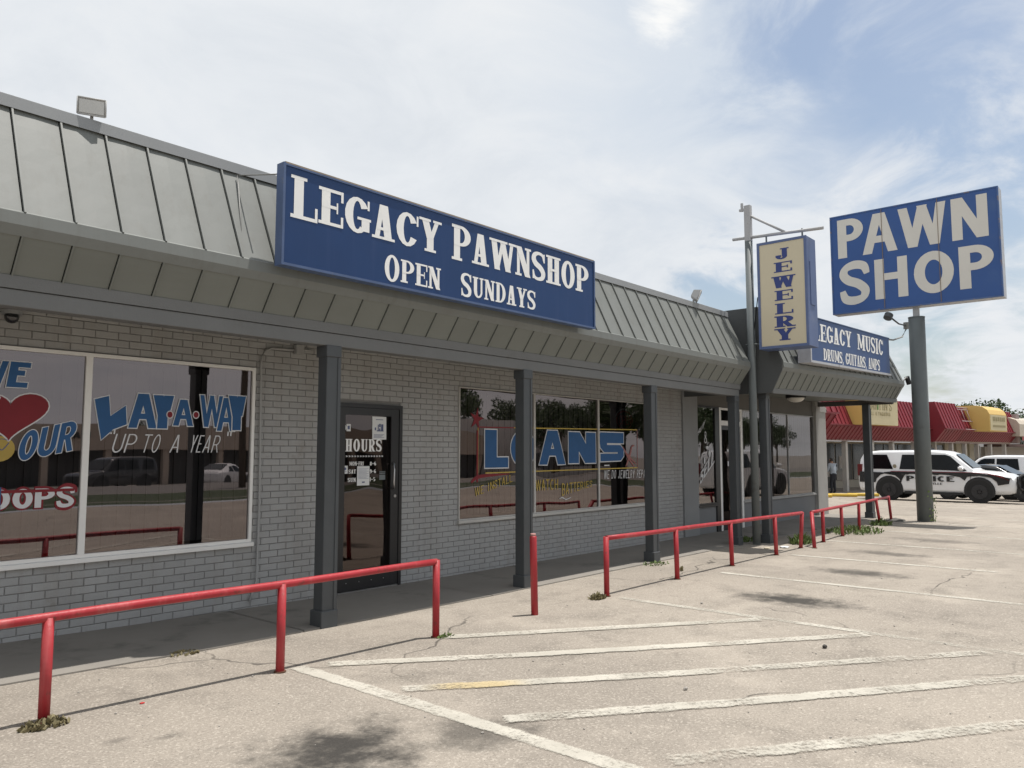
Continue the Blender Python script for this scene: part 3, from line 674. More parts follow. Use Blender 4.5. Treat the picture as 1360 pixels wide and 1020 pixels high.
hand('A', 3.520, 3.735, .255, .505, T=.27, t=.15, depth=.005, W=1.05); hand('W', 3.785, 4.035, .250, .560, T=.17, t=.2, W=1.0); hand('A', 3.965, 4.170, .215, .545, T=.24, t=.14, depth=.007, W=1.0); hand('Y', 4.075, 4.285, .225, .570, T=.30, t=.2, depth=.011)
for cx, cy in ((3.490, .357), (3.748, .364)):
    polys_to_mesh('dot_mark', [ellipse(cx, cy, .034, .038)], PG, FX, FZ, FN, letter_white, win1, .013); polys_to_mesh('dot_mark', [ellipse(cx, cy, .025, .029)], PG, FX, FZ, FN, letter_red, win1, .015)
for w, a, b in (('"', 2.955, 2.99), ('UP', 3.00, 3.20), ('TO', 3.26, 3.42), ('A', 3.53, 3.62), ('YEAR', 3.72, 4.02), ('"', 4.08, 4.12)):
    put_text(w, a - .03, 0.0 if w != '"' else .03, b - .03, .168 if w != '"' else .21, PG, FX, FZ, FN, letter_white, win1, T=.075, t=.062, track=.13, W=.5, shear=.26, depth=.002, wid={'Y': .5, 'E': .42, '"': .28})
# left pane: WE (heart) OUR TROOPS
put_text('W', 1.86, .515, 2.115, .745, PG, FX, FZ, FN, letter_blue, win1, T=.2, t=.2, outline=.008, om=letter_white, shear=.12, depth=.002)
put_text('E', 2.125, .535, 2.275, .745, PG, FX, FZ, FN, letter_blue, win1, T=.26, t=.2, outline=.008, om=letter_white, shear=.12, depth=.007)
hp = []
for k in range(48):
    a = 2 * math.pi * k / 48; hx_, hy_ = 16 * math.sin(a) ** 3, 13 * math.cos(a) - 5 * math.cos(2 * a) - 2 * math.cos(3 * a) - math.cos(4 * a)
    hp.append((2.165 + hx_ * .0178, .318 + hy_ * .0132 + .02 * (hx_ / 16)))
polys_to_mesh('heart', [grow(hp, .011)], PG, FX, FZ, FN, letter_white, win1, .002); polys_to_mesh('heart', [hp], PG, FX, FZ, FN, letter_red, win1, .004)
polys_to_mesh('highlight_mark', [vstroke([(1.93, .33), (1.96, .42), (2.03, .455), (2.09, .44)], [.01, .03, .035, .02])], PG, FX, FZ, FN, letter_white, win1, .006)
put_text('OUR', 2.225, -.075, 2.655, .165, PG, FX, FZ, FN, letter_blue, win1, T=.22, t=.15, track=.06, outline=.007, om=letter_white, shear=.16, v0b=.02, v1b=.285, depth=.007)
put_text('TROOPS', 1.70, -.468, 2.695, -.285, PG, FX, FZ, FN, letter_red, win1, T=.27, t=.25, track=.03, outline=.004, om=letter_red, depth=.002)
put_text('TROOPS', 1.715, -.458, 2.685, -.300, PG, FX, FZ, FN, letter_white, win1, T=.22, t=.16, track=.06, depth=.006)
polys_to_mesh('flag_stripe', [rc(2.13, -.330, 2.68, -.306)], PG, FX, FZ, FN, letter_red, win1, .010)
polys_to_mesh('flag_field', [rc(1.66, -.475, 2.13, -.28)], PG, FX, FZ, FN, letter_blue, win1, .012)
st = []
for i in range(7):
    for j in range(3):
        cx, cy = 1.70 + i * .06 + (.03 if j % 2 else 0), -.455 + j * .07 + .01
        st.append([(cx + (.019 if k % 2 == 0 else .008) * math.sin(math.pi * k / 5), cy + (.019 if k % 2 == 0 else .008) * math.cos(math.pi * k / 5)) for k in range(10)])
polys_to_mesh('star', [s for s in st if s[0][0] < 2.09], PG, FX, FZ, FN, letter_white, win1, .014)
polys_to_mesh('yellow_ribbon', [ellipse(2.10, .03, .115, .105)], PG, FX, FZ, FN, M('ribbon_yellow', (.42, .30, .07), .6), win1, .0015)
polys_to_mesh('ribbon_fold', [vstroke([(2.03, .0), (2.08, .06), (2.12, .02), (2.17, .08)], [.008] * 4), vstroke([(2.06, .09), (2.11, .11), (2.16, .10)], [.006] * 3)], PG, FX, FZ, FN, paperprint_m, win1, .003)
# LOANS window
for ch, a, b, v0, v1, T in (('L', 7.888, 8.370, -.208, .312, .34), ('O', 8.42, 8.985, -.200, .318, .26), ('A', 9.047, 9.752, -.180, .331, .185), ('N', 9.795, 10.530, -.166, .318, .25)):
    put_char(ch, a, b, v0, v1, PG, FX, FZ, FN, letter_blue, win2, T=T, t=(.20 if ch == 'A' else .27), outline=.016, om=letter_white)
sp = [[(10.665, .33), (11.36, .33), (11.36, .155), (10.86, .155), (10.86, .125), (11.26, .125), (11.36, .05), (11.36, -.06), (11.27, -.135), (10.665, -.145), (10.665, -.02), (11.17, -.02), (11.17, .005), (10.77, .005), (10.665, .08), (10.64, .2), (10.64, .28)]]
polys_to_mesh('letter', [grow(sp[0], .016)], PG, FX, FZ, FN, letter_white, win2, .002); polys_to_mesh('letter', sp, PG, FX, FZ, FN, letter_blue, win2, .004)
def pline(p, q, w, m, name='painted_border', d=.0012, par=None):
    p, q = V(p), V(q); e = (q - p).normalized(); s = V((-e.y, e.x)) * w / 2
    polys_to_mesh(name, [[tuple(p - s), tuple(q - s), tuple(q + s), tuple(p + s)]], PG, FX, FZ, FN, m, par or win2, d)
pline((8.5, .352), (11.80, .395), .016, letter_yel); pline((7.75, .345), (8.5, .352), .016, letter_red); pline((7.9, -.279), (11.80, -.262), .016, letter_yel)
pline((7.752, -.28), (7.752, .34), .016, letter_yel); pline((11.80, -.262), (11.80, .395), .014, M('dull_pink_paint', (.30, .12, .11), .6), d=.0018)
polys_to_mesh('star', [[(7.72 + (.17 if k % 2 == 0 else .055) * math.sin(math.pi * k / 5 + .2) * .85, .45 + (.17 if k % 2 == 0 else .055) * math.cos(math.pi * k / 5 + .2)) for k in range(10)]], PG, FX, FZ, FN, letter_red, win2, .003)
pline((7.74, .3), (7.74, -.40), .03, letter_red, d=.0014); polys_to_mesh('painted_swoosh', [vstroke([(7.62, -.40), (7.75, -.33), (8.05, -.31), (8.4, -.30)], [.03, .05, .035, .01])], PG, FX, FZ, FN, letter_red, win2, .0022)
put_text('WE INSTALL', 7.69, -.59, 8.46, -.475, PG, FX, FZ, FN, letter_yel, win2, T=.10, t=.09, track=.14, v0b=-.41, v1b=-.30, W=.55, depth=.005)
put_text('WATCH', 8.98, -.56, 9.52, -.40, PG, FX, FZ, FN, letter_yel, win2, T=.10, t=.09, track=.14, W=.55, depth=.005)
put_text('BATTERIES', 9.62, -.66, 10.42, -.47, PG, FX, FZ, FN, letter_yel, win2, T=.10, t=.09, track=.14, v0b=-.54, v1b=-.45, W=.55, depth=.005)
put_text('WE DO JEWELRY REPAIR', 10.75, -.43, 12.15, -.29, PG, FX, FZ, FN, letter_white, win2, T=.10, t=.09, track=.16, W=.5, depth=.005, shear=.15, v0b=-.44, v1b=-.30)
polys_to_mesh('painted_swoosh', [vstroke([(9.55, -.70), (9.62, -.685), (9.72, -.715), (9.85, -.69)], [.008, .014, .014, .006]), rc(10.77, -.222, 10.92, -.202)], PG, FX, FZ, FN, letter_white, win2, .005)
polys_to_mesh('picture_decal', [vstroke([(11.33, .10), (11.5, -.08), (11.68, -.24)], [.02, .05, .02]), vstroke([(11.42, -.24), (11.55, -.05), (11.62, .1), (11.70, .12)], [.02, .05, .04, .015]), vstroke([(11.48, -.02), (11.58, -.1), (11.75, -.2)], [.02, .03, .02])], PG, FX, FZ, FN, M('dull_pink_paint', (.30, .12, .11), .6), win2, .004)
# unlit neon sign hanging inside the third pane
neon = thing('neon_sign', 'round red neon sign hanging inside the right pane of the LOANS window', 'neon sign')
nm_ = M('red_neon_tube', (.50, .03, .04), .3, .05, 9, 0, spec=.6); nmw = M('pale_neon_tube', (.45, .50, .52), .3, .05, 9, 0, spec=.6)
bm = bmesh.new(); tube(bm, [(11.60 + .25 * math.cos(a / 24 * 2 * math.pi), GY + .09, .56 + .155 * math.sin(a / 24 * 2 * math.pi)) for a in range(25)], .011, 8); obj('ring_tube', bm, nm_, neon)
bm = bmesh.new(); tube(bm, [(11.60 + .29 * math.cos(R(a)), GY + .09, .56 + .195 * math.sin(R(a))) for a in range(20, 170, 10)], .011, 8); obj('arc_tube', bm, nmw, neon)
put_text('OPEN', 11.42, .48, 11.79, .64, (0, GY + .08, 0), FX, FZ, FN, nm_, neon, T=.13, t=.11, track=.12, depth=.0)
for q in (11.45, 11.75):
    bm = bmesh.new(); tube(bm, [(q, GY + .1, .7), (q, GY + .1, .86)], .004, 6); obj('chain', bm, steel_m, neon)

# ------------------------------------------------------------------ mansard canopy
def lerp(a, b, s): return a + (b - a) * s
class Man:
    def __init__(s, x0, x1, tip, sof, rid):   # each ((Y,z),(Y,z)) at x0 and x1
        s.x0, s.x1, s.tip, s.sof, s.rid = x0, x1, tip, sof, rid
    def at(s, L, x):
        q = (x - s.x0) / (s.x1 - s.x0); return V((x, lerp(L[0][0], L[1][0], q), lerp(L[0][1], L[1][1], q)))
def panelmesh(m, xa, xb, lo, hi, out, rib=.020, rh=.026, org=0):
    # metal pan between two lines with a standing seam on its left side; out = +1 outward normal sense
    bm = bmesh.new(); A, B, C_, D_ = lo(xa + .007), lo(xb), hi(xb), hi(xa + .007); n = (B - A).cross(D_ - A).normalized() * out
    sh = V((-org, 0, 0)); k = 6; rows = []
    for i in range(k + 1):
        t = i / k; w = n * .0018 * math.sin(t * math.pi * 2.3 + xa * 7)
        rows.append((bm.verts.new(A.lerp(D_, t) + sh + w * .3), bm.verts.new(A.lerp(D_, t).lerp(B.lerp(C_, t), .5) + sh + w + n * .002), bm.verts.new(B.lerp(C_, t) + sh + w * .3)))
    for a, b in zip(rows, rows[1:]): bm.faces.new((a[0], a[1], b[1], b[0])); bm.faces.new((a[1], a[2], b[2], b[1]))
    dx = V((rib, 0, 0)); q = [A, A + dx, D_ + dx, D_]; q = [A, A + dx, D_ + dx, D_]
    lo_ = [bm.verts.new(p + sh - n * .002) for p in q]; hi_ = [bm.verts.new(p + sh + n * rh) for p in q]
    bm.faces.new(hi_)
    for i in range(4): bm.faces.new((lo_[i], lo_[(i + 1) % 4], hi_[(i + 1) % 4], hi_[i]))
    bmesh.ops.recalc_face_normals(bm, faces=bm.faces[:]); me = bpy.data.meshes.new('roof_panel'); bm.to_mesh(me); bm.free(); return me
def mansard(parent, M_, sp, s0, share):
    roof = obj('mansard_roof', mk_loft(M_, lambda x: [M_.at(M_.tip, x) + V((0, .03, .0)), M_.at(M_.tip, x) + V((0, .05, -.13)), M_.at(M_.sof, x) + V((0, .02, .02)), V((x, 7.5, M_.at(M_.sof, x).z + .1)), V((x, 7.5, M_.at(M_.rid, x).z - .06)), M_.at(M_.rid, x) + V((0, .03, -.05))]), groove_m, parent)
    lo = lambda x: M_.at(M_.tip, x) + V((0, .004, .004)); hi = lambda x: M_.at(M_.rid, x) + V((0, 0, -.09))
    so = lambda x: M_.at(M_.tip, x) + V((0, .022, -.145)); si = lambda x: M_.at(M_.sof, x)
    xs = []; x = s0
    while x > M_.x0 + .02: x -= sp
    x = max(x, M_.x0) if x < M_.x0 else x
    pos = [M_.x0]; x = s0
    while x - sp > M_.x0: x -= sp
    while x < M_.x1 - .03: 
        if x > M_.x0 + .03: pos.append(x)
        x += sp
    pos.append(M_.x1); cache = {}
    for a, b in zip(pos, pos[1:]):
        key = round(b - a, 3)
        for nm, l, h, m, cc, out in (('roof_panel', lo, hi, roof_m, 0, 1), ('soffit_panel', si, so, soff_m, 1, 1)):
            if share and (key, cc) in cache: me = cache[(key, cc)]
            else: me = panelmesh(M_, a, b, l, h, out, org=a, rib=(.013 if cc == 0 else .010), rh=(.020 if cc == 0 else .012)); me.materials.append(m); cache[(key, cc)] = me
            o = bpy.data.objects.new(nm, me); COL.objects.link(o); o.parent = roof; o.location = (a, 0, 0)
    def sec(f, nm, m): obj(nm, mk_loft(M_, f), m, roof)
    T_ = lambda x: M_.at(M_.tip, x); S_ = lambda x: M_.at(M_.sof, x); R_ = lambda x: M_.at(M_.rid, x)
    sec(lambda x: [T_(x) + V(q) for q in ((0, .012, .020), (0, -.012, .004), (0, -.018, -.082), (0, .016, -.150), (0, .040, -.140), (0, .03, -.02))], 'eave_trim', roof_m)
    sec(lambda x: [R_(x) + V(q) for q in ((0, -.030, -.10), (0, -.024, -.01), (0, .02, .01), (0, .22, .0), (0, .22, -.06), (0, .02, -.085))], 'ridge_cap', cap_m)
    sec(lambda x: [S_(x) + V(q) for q in ((0, -.018, .012), (0, -.012, -.075), (0, .05, -.075), (0, .05, .03))], 'soffit_trim', beam_m)
    return roof
def mk_loft(M_, f):
    bm = bmesh.new(); loft(bm, f(M_.x0), f(M_.x1)); return bm
M1 = Man(-8.0, 13.14, ((5.80, 1.585),) * 2, ((6.0, 1.187),) * 2, ((6.21, 2.535),) * 2)
r1 = mansard(shop, M1, .318, 1.729, True)
obj('beam', bbox(-8, 13.12, 6.0, 6.14, .99, 1.108, bev=.004), beam_m, shop)
bm = bmesh.new(); box(bm, -8, 13.38, 6.10, 7.34, 1.215, 1.24); obj('canopy_ceiling', bm, soff_m, shop)
def post(x, y, ztop, parent, w=.14, cap=True):
    z0 = G(x) - .02
    p = obj('canopy_post', bbox(x, x + w, y, y + w, z0, ztop, bev=.006), post_m, parent)
    bm = bmesh.new(); box(bm, x + w - .022, x + w + .012, y - .008, y + .02, z0 + .16, ztop - .11); obj('corner_strip', bm, post_m, p)
    if cap: obj('capital', bbox(x - .014, x + w + .014, y - .014, y + w + .014, ztop - .105, ztop + .001, bev=.005), post_m, p)
    obj('plinth', bbox(x - .02, x + w + .02, y - .02, y + w + .02, z0, z0 + .17, bev=.006), post_m, p)
for x in (-4.2, -1.35, 1.50): post(x, 6.0, .992, shop) if x != 1.50 else None
for x in (4.335, 7.17, 10.11, 12.93): post(x, 6.0, .992, shop)
# sloped end of the first mansard is its loft end; dome camera on the wall
# ------------------------------------------------------------------ the music shop bay
mus = thing('shop_building', 'shop bay with projecting mansard, vertical blinds and plain grey low wall beside the brick shop', 'building')
bm = bmesh.new(); box(bm, 13.402, 13.985, WY - .03, WY + .2, -1.75, 1.25); obj('wall_pier', bm, stucco_m, mus)
bm = bmesh.new(); box(bm, 13.986, 14.98, WY + .02, WY + .2, -1.75, -1.03); box(bm, 16.06, 20.349, WY + .02, WY + .2, -1.75, -1.035); obj('low_wall', bm, lowwall_m, mus)
bm = bmesh.new(); box(bm, 13.986, 20.349, WY + .02, WY + .2, .925, 1.30); obj('header', bm, M('header_dark_paint', (.13, .125, .115), .8, .1, 2, .1), mus)
bm = bmesh.new(); box(bm, 20.35, 21.05, WY - .06, WY + .6, -1.75, 1.32); box(bm, 20.33, 21.07, WY - .08, WY + .62, 1.05, 1.18); obj('corner_pier', bm, M('light_stucco', (.36, .35, .33), .85, .08, 3, .3, 70), mus)
bm = bmesh.new(); box(bm, 20.9, 21.0, 7.92, 20, -2, 2.3); obj('side_wall', bm, stucco_m, mus)
w3 = window(mus, 13.99, 14.79, -1.03, .925, [], paned_m, dframe_m, .028, sill=True, y=WY + .01)
ggrey = M('grey_window_trim', (.34, .34, .33), .5)
w4 = window(mus, 16.07, 17.27, -1.03, .925, [], paned_m, ggrey, .022, sill=True, y=WY + .02, blinds=[(16.15, 17.2, .128, 35)])
w5 = window(mus, 17.39, 20.345, -1.03, .925, [18.62], paned_m, ggrey, .022, sill=True, y=WY + .02, blinds=[(17.5, 20.2, .135, 40)])
obj('window_post', bbox(14.795, 14.965, WY - .01, WY + .12, -1.6, .925), dframe_m, mus); obj('window_post', bbox(17.272, 17.388, WY, WY + .12, -1.03, .925), dframe_m, mus)
bm = bmesh.new(); box(bm, 14.97, 15.055, WY - .005, WY + .1, -1.62, .925); box(bm, 15.97, 16.055, WY - .005, WY + .1, -1.62, .925); box(bm, 15.055, 15.97, WY - .004, WY + .1, .56, .66); box(bm, 15.055, 15.97, WY - .004, WY + .1, .88, .925); obj('door_frame', bm, white_m, mus)
bm = bmesh.new(); box(bm, 15.06, 15.13, WY + .02, WY + .06, -1.60, .555); box(bm, 15.89, 15.965, WY + .02, WY + .06, -1.60, .555); box(bm, 15.13, 15.89, WY + .021, WY + .06, .47, .555); box(bm, 15.13, 15.89, WY + .021, WY + .06, -1.60, -1.42); d2 = obj('door', bm, dframe_m, mus)
for nm, z0, z1 in (('pane', -1.42, .47), ('transom_pane', .66, .88)):
    bm = bmesh.new(); v = [bm.verts.new(p) for p in ((15.055, 7.323, z0), (15.97, 7.323, z0), (15.97, 7.323, z1), (15.055, 7.323, z1))]; bm.faces.new(v); flat(nm, bm, panec_m, d2 if nm == 'pane' else mus)
G3 = (0, 7.302, 0)
put_text('BUY', 13.99, .30, 14.30, .44, G3, FX, FZ, FN, letter_white, w3, T=.16, t=.12, shear=.6, v0b=.50, v1b=.66, depth=.002)
put_text('&', 14.30, .18, 14.44, .42, G3, FX, FZ, FN, letter_white, w3, T=.12, t=.09, depth=.002)
put_text('SELL', 14.08, -.62, 14.72, -.40, G3, FX, FZ, FN, letter_white, w3, T=.2, t=.14, shear=.2, v0b=-.20, v1b=.10, depth=.002)
polys_to_mesh('painted_swoosh', [ellipse(14.42, .10, .06, .03), ellipse(14.52, -.02, .05, .07), rc(14.27, -.22, 14.33, -.1)], G3, FX, FZ, FN, letter_white, w3, .002)
polys_to_mesh('painted_outline', [vstroke([(15.40, -.25), (15.52, -.45), (15.60, -.62), (15.50, -.80), (15.47, -.95), (15.56, -1.10), (15.60, -1.25), (15.75, -1.33)], [.012, .016, .018, .02, .018, .018, .016, .01])], G3, FX, FZ, FN, letter_white, d2, .004)
polys_to_mesh('sticker', [rc(15.30, .02, 15.45, .07), rc(15.50, .03, 15.60, .08), rc(15.32, -.28, 15.38, -.18), rc(15.58, -.33, 15.70, -.22)], G3, FX, FZ, FN, letter_white, d2, .004)
M2 = Man(13.50, 20.62, ((5.352, 1.587), (5.19, 1.728)), ((5.55, 1.123), (5.38, 1.293)), ((5.77, 2.62), (5.62, 2.78)))
r2 = mansard(mus, M2, .318, 13.72, False)
# dark closed end of the projecting mansard
bm = bmesh.new(); e = [M2.at(M2.tip, 13.5) + V((0, .0, .02)), M2.at(M2.tip, 13.5) + V((0, .0, -.14)), M2.at(M2.sof, 13.5) + V((0, 0, -.07)), V((13.5, 7.3, 1.06)), V((13.5, 7.3, 2.62)), M2.at(M2.rid, 13.5)]
prism(bm, [(13.46, p.y, p.z) for p in e], (.03, 0, 0)); obj('end_wall', bm, M('dark_end_cladding', (.085, .09, .09), .7, .1, 1.5, .1), mus)
bm = bmesh.new(); loft(bm, [(13.5, 5.58, 1.06), (13.5, 5.7, 1.06), (13.5, 5.7, 1.16), (13.5, 5.58, 1.16)], [(20.62, 5.42, 1.22), (20.62, 5.54, 1.22), (20.62, 5.54, 1.33), (20.62, 5.42, 1.33)]); obj('beam', bm, beam_m, mus)
bm = bmesh.new(); loft(bm, [(20.50, 5.44, 1.18), (20.62, 5.44, 1.18), (20.62, 5.44, 1.30), (20.50, 5.44, 1.30)], [(20.50, 7.5, 1.18), (20.62, 7.5, 1.18), (20.62, 7.5, 1.30), (20.50, 7.5, 1.30)]); obj('beam', bm, M('end_beam_paint', (.09, .085, .08), .7), mus)
bm = bmesh.new(); loft(bm, [(13.5, 5.62, 1.165), (13.5, 7.5, 1.235), (13.5, 7.5, 1.26), (13.5, 5.62, 1.185)], [(20.6, 5.5, 1.31), (20.6, 7.5, 1.32), (20.6, 7.5, 1.345), (20.6, 5.5, 1.335)]); obj('canopy_ceiling', bm, soff_m, mus)
post(13.60, 5.72, 1.07, mus); post(20.45, 5.98, 1.20, mus, w=.16, cap=False)
bm = bmesh.new(); bmesh.ops.create_uvsphere(bm, u_segments=20, v_segments=10, radius=.17); bmesh.ops.scale(bm, vec=(1, 1, .55), verts=bm.verts); bmesh.ops.translate(bm, vec=(15.9, 6.05, 1.115), verts=bm.verts)
dome = thing('ceiling_light', 'round white dome light under the music shop canopy', 'light'); obj('glass_dome', bm, M('opal_glass', (.62, .60, .54), .3, .04, 5, 0), dome, smooth=True)
bm = bmesh.new(); disc(bm, (15.9, 6.05, 1.15), (0, 0, 1), .20, .08, 24); obj('base_ring', bm, plastic_m, dome)

# ------------------------------------------------------------------ signs
# LEGACY PAWNSHOP box sign
sg = thing('box_sign', 'long navy box sign reading LEGACY PAWNSHOP OPEN SUNDAYS on the mansard', 'sign')
X0, X1, Z0, Z1, YF = 3.575, 8.114, 1.555, 2.43, 5.62
obj('face', bbox(X0 + .022, X1 - .022, YF, YF + .05, Z0 + .022, Z1 - .022, bev=0), blue_m, sg)
bm = bmesh.new(); box(bm, X0, X0 + .022, YF - .012, YF + .09, Z0, Z1); box(bm, X1 - .022, X1, YF - .012, YF + .09, Z0, Z1); box(bm, X0 + .022, X1 - .022, YF - .011, YF + .09, Z0, Z0 + .022); box(bm, X0 + .022, X1 - .022, YF - .011, YF + .09, Z1 - .022, Z1 - .006); obj('frame', bm, blueedge_m, sg)
bm = bmesh.new(); box(bm, X0 + .02, X1 - .01, YF - .004, YF + .095, Z1 - .0055, Z1 + .010); obj('top_board', bm, wood_m, sg)
bm = bmesh.new(); box(bm, X0 + .05, X1 - .05, YF + .055, YF + .085, Z0 + .03, Z1 - .03); obj('back_panel', bm, cap_m, sg)
for x in (5.62, 7.05): 
    bm = bmesh.new(); tube(bm, [(x, YF + .1, Z1), (x, YF + .1, Z1 + .03), (x + .05, YF + .1, Z1 + .035)], .006, 6); obj('lifting_eye', bm, galv_m, sg)
for x in (4.5, 6.0, 7.4):
    obj('bracket', bbox(x, x + .04, YF + .088, 5.99, Z0 + .25, Z0 + .29), galv_m, sg); obj('bracket', bbox(x, x + .04, YF + .088, 6.2, Z1 - .12, Z1 - .08), galv_m, sg)
SO = (0, YF, 0)
kw = dict(T=.215, t=.085, s=.075, depth=.002, step=.0004)
put_text('L', 3.655, 1.978, 3.925, 2.345, SO, FX, FZ, FN, letter_m, sg, **kw); put_text('EGACY', 3.935, 1.990, 5.405, 2.318, SO, FX, FZ, FN, letter_m, sg, track=.035, **kw)
put_text('P', 5.563, 1.980, 5.845, 2.350, SO, FX, FZ, FN, letter_m, sg, **kw); put_text('AWNSHOP', 5.850, 1.992, 7.985, 2.325, SO, FX, FZ, FN, letter_m, sg, track=.035, **kw)
kw = dict(T=.20, t=.075, s=.075, depth=.002, step=.0004)
put_text('O', 4.680, 1.608, 4.865, 1.862, SO, FX, FZ, FN, letter_m, sg, **kw); put_text('PEN', 4.880, 1.625, 5.410, 1.845, SO, FX, FZ, FN, letter_m, sg, track=.05, **kw)
put_text('S', 5.697, 1.614, 5.860, 1.865, SO, FX, FZ, FN, letter_m, sg, **kw); put_text('UNDAYS', 5.875, 1.632, 6.925, 1.850, SO, FX, FZ, FN, letter_m, sg, track=.05, **kw)
for pts in ([(3.60, 5.75, 2.36), (3.47, 6.16, 2.41)], [(3.47, 6.16, 2.41), (3.36, 5.84, 1.62)]):
    bm = bmesh.new(); tube(bm, pts, .006, 6); tag(obj('brace_rod', bm, galv_m), 'thin bent metal rod tying the navy box sign to the roof' if pts[0][2] > 2.38 or True else '', 'rod') if pts[0][0] > 3.5 else obj('brace_rod', bm, galv_m, sg)
# LEGACY MUSIC sign
k = .0222; LO = V((0, 4.784, 0)); LU = V((1, k, 0)); LN = V((k, -1, 0)).normalized()
ms = thing('box_sign', 'blue box sign reading LEGACY MUSIC DRUMS, GUITARS, AMPS on the second mansard', 'sign')
def LP(x, z, d=0): return LO + LU * x + V((0, 0, z)) - LN * d
def quadbox(bm, x0, x1, a0, b0, a1, b1, d0, d1):   # bottom/top z at x0 then x1
    loft(bm, [LP(x0, a0, d0), LP(x0, b0, d0), LP(x0, b0, d1), LP(x0, a0, d1)], [LP(x1, a1, d0), LP(x1, b1, d0), LP(x1, b1, d1), LP(x1, a1, d1)])
bm = bmesh.new(); quadbox(bm, 14.2, 19.6, 1.665, 2.455, 1.835, 2.665, 0, .20); obj('face', bm, blue_m if False else M('slate_blue_sign_face', (.030, .070, .19), .45, .08, 1.5, .03, 30, spec=.35), ms)
bm = bmesh.new(); quadbox(bm, 14.14, 19.62, 1.622, 1.664, 1.79, 1.834, -.02, .22); obj('bottom_edge', bm, aluedge_m, ms)
bm = bmesh.new(); quadbox(bm, 14.14, 14.199, 1.665, 2.46, 1.666, 2.462, -.015, .22); obj('side_edge', bm, aluedge_m, ms)
bm = bmesh.new(); quadbox(bm, 14.14, 19.62, 2.463, 2.48, 2.666, 2.685, -.01, .22); obj('top_edge', bm, blueedge_m, ms)
kw = dict(T=.215, t=.085, s=.075, depth=.004, step=.0006)
put_text('LEGACY', 14.36, 2.052, 16.64, 2.380, LO, LU, FZ, LN, letter_m, ms, track=.05, v0b=2.147, v1b=2.472, **kw)
put_text('MUSIC', 17.06, 2.157, 19.06, 2.485, LO, LU, FZ, LN, letter_m, ms, track=.05, v0b=2.213, v1b=2.572, **kw)
put_text('DRUMS, GUITARS, AMPS', 14.87, 1.730, 18.73, 1.950, LO, LU, FZ, LN, letter_m, ms, track=.05, v0b=1.838, v1b=2.081, **kw)
for x in (15.2, 17.0, 18.8): obj('bracket', bbox(x, x + .05, 5.28, 5.62, 1.9, 1.95), galv_m, ms)
# JEWELRY cabinet on its pole
jp = thing('sign_pole', 'slim grey pole with white top and side arm holding the JEWELRY cabinet', 'pole')
PX, PY = 13.30, 5.83
bm = bmesh.new(); tube(bm, [(PX, PY, G(PX) - .05), (PX, PY, 3.80)], .068, 20); obj('pole', bm, pole_m, jp)
bm = bmesh.new(); box(bm, PX - .048, PX + .048, PY - .055, PY + .055, 3.80, 4.46); obj('pole_top', bm, polew_m, jp)
bm = bmesh.new(); tube(bm, [(PX, PY + .30, 3.885), (PX, 4.50, 3.80)], .028, 10); arm = obj('arm', bm, polew_m, jp)
bm = bmesh.new(); tube(bm, [(PX, PY - .05, 4.26), (PX, 5.16, 3.85)], .022, 8); obj('brace', bm, polew_m, jp)
bm = bmesh.new(); box(bm, PX - .02, PX + .02, PY - .02, PY + .16, 4.38, 4.42); disc(bm, (PX, PY + .11, 4.45), (0, 0, 1), .025, .15, 10); obj('top_bracket', bm, polew_m, jp)
bm = bmesh.new(); tube(bm, [(PX, PY + .1, 1.92), (PX, PY - .22, 1.92)], .016, 8); obj('stay', bm, pole_m, jp)
bm = bmesh.new(); tube(bm, [(PX, PY - .03, 2.0), (PX - .02, PY - .10, 2.4), (PX, PY - .14, 2.75), (PX + .1, 5.66, 2.85)], .009, 6); obj('cable', bm, plastic_m, jp)
jw = thing('cabinet_sign', 'tall cream and blue cabinet sign reading JEWELRY hanging from the slim pole', 'sign')
JX, JY0, JY1, JZ0, JZ1 = 13.10, 4.725, 5.598, 1.79, 3.675
bm = bmesh.new(); box(bm, JX + .02, JX + .43, JY0, JY1, JZ0, JZ1); bmesh.ops.bevel(bm, geom=bm.edges[:], offset=.008, segments=1, affect='EDGES'); obj('cabinet', bm, jblue_m, jw)
bm = bmesh.new(); t_ = .045; box(bm, JX - .004, JX + .019, JY0, JY0 + t_, JZ0, JZ1); box(bm, JX - .004, JX + .019, JY1 - t_, JY1, JZ0, JZ1); box(bm, JX - .003, JX + .019, JY0 + t_, JY1 - t_, JZ0, JZ0 + t_); box(bm, JX - .003, JX + .019, JY0 + t_, JY1 - t_, JZ1 - t_, JZ1); obj('frame', bm, jblue_m, jw)
bm = bmesh.new(); box(bm, JX + .006, JX + .0195, JY0 + t_, JY1 - t_, JZ0 + t_, JZ1 - t_); obj('face_panel', bm, cream_m, jw)
bm = bmesh.new(); box(bm, JX + .12, JX + .32, JY0 - .012, JY0 + .001, 2.5, 3.25); obj('access_door', bm, jblue_m, jw)
for y in (4.86, 5.50):
    bm = bmesh.new(); tube(bm, [(PX, y, JZ1 - .01), (PX, y, 3.86)], .016, 8); obj('hanger', bm, pole_m, jw)
JO, JU, JN = (JX + .006, 0, 0), (0, -1, 0), (-1, 0, 0)
for i, (ch, a, b, w) in enumerate((('J', 3.33, 3.52, .14), ('E', 3.105, 3.28, .16), ('W', 2.83, 3.035, .20), ('E', 2.61, 2.785, .16), ('L', 2.375, 2.56, .16), ('R', 2.145, 2.34, .175), ('Y', 1.915, 2.12, .175))):
    put_char(ch, -5.14 - w, -5.14 + w, a, b, JO, JU, FZ, JN, jtext_m, jw, T=.22 if ch != 'W' else .24, t=.10, s=.10, depth=.003, step=.0005, W=.68 if ch != 'W' else .95)
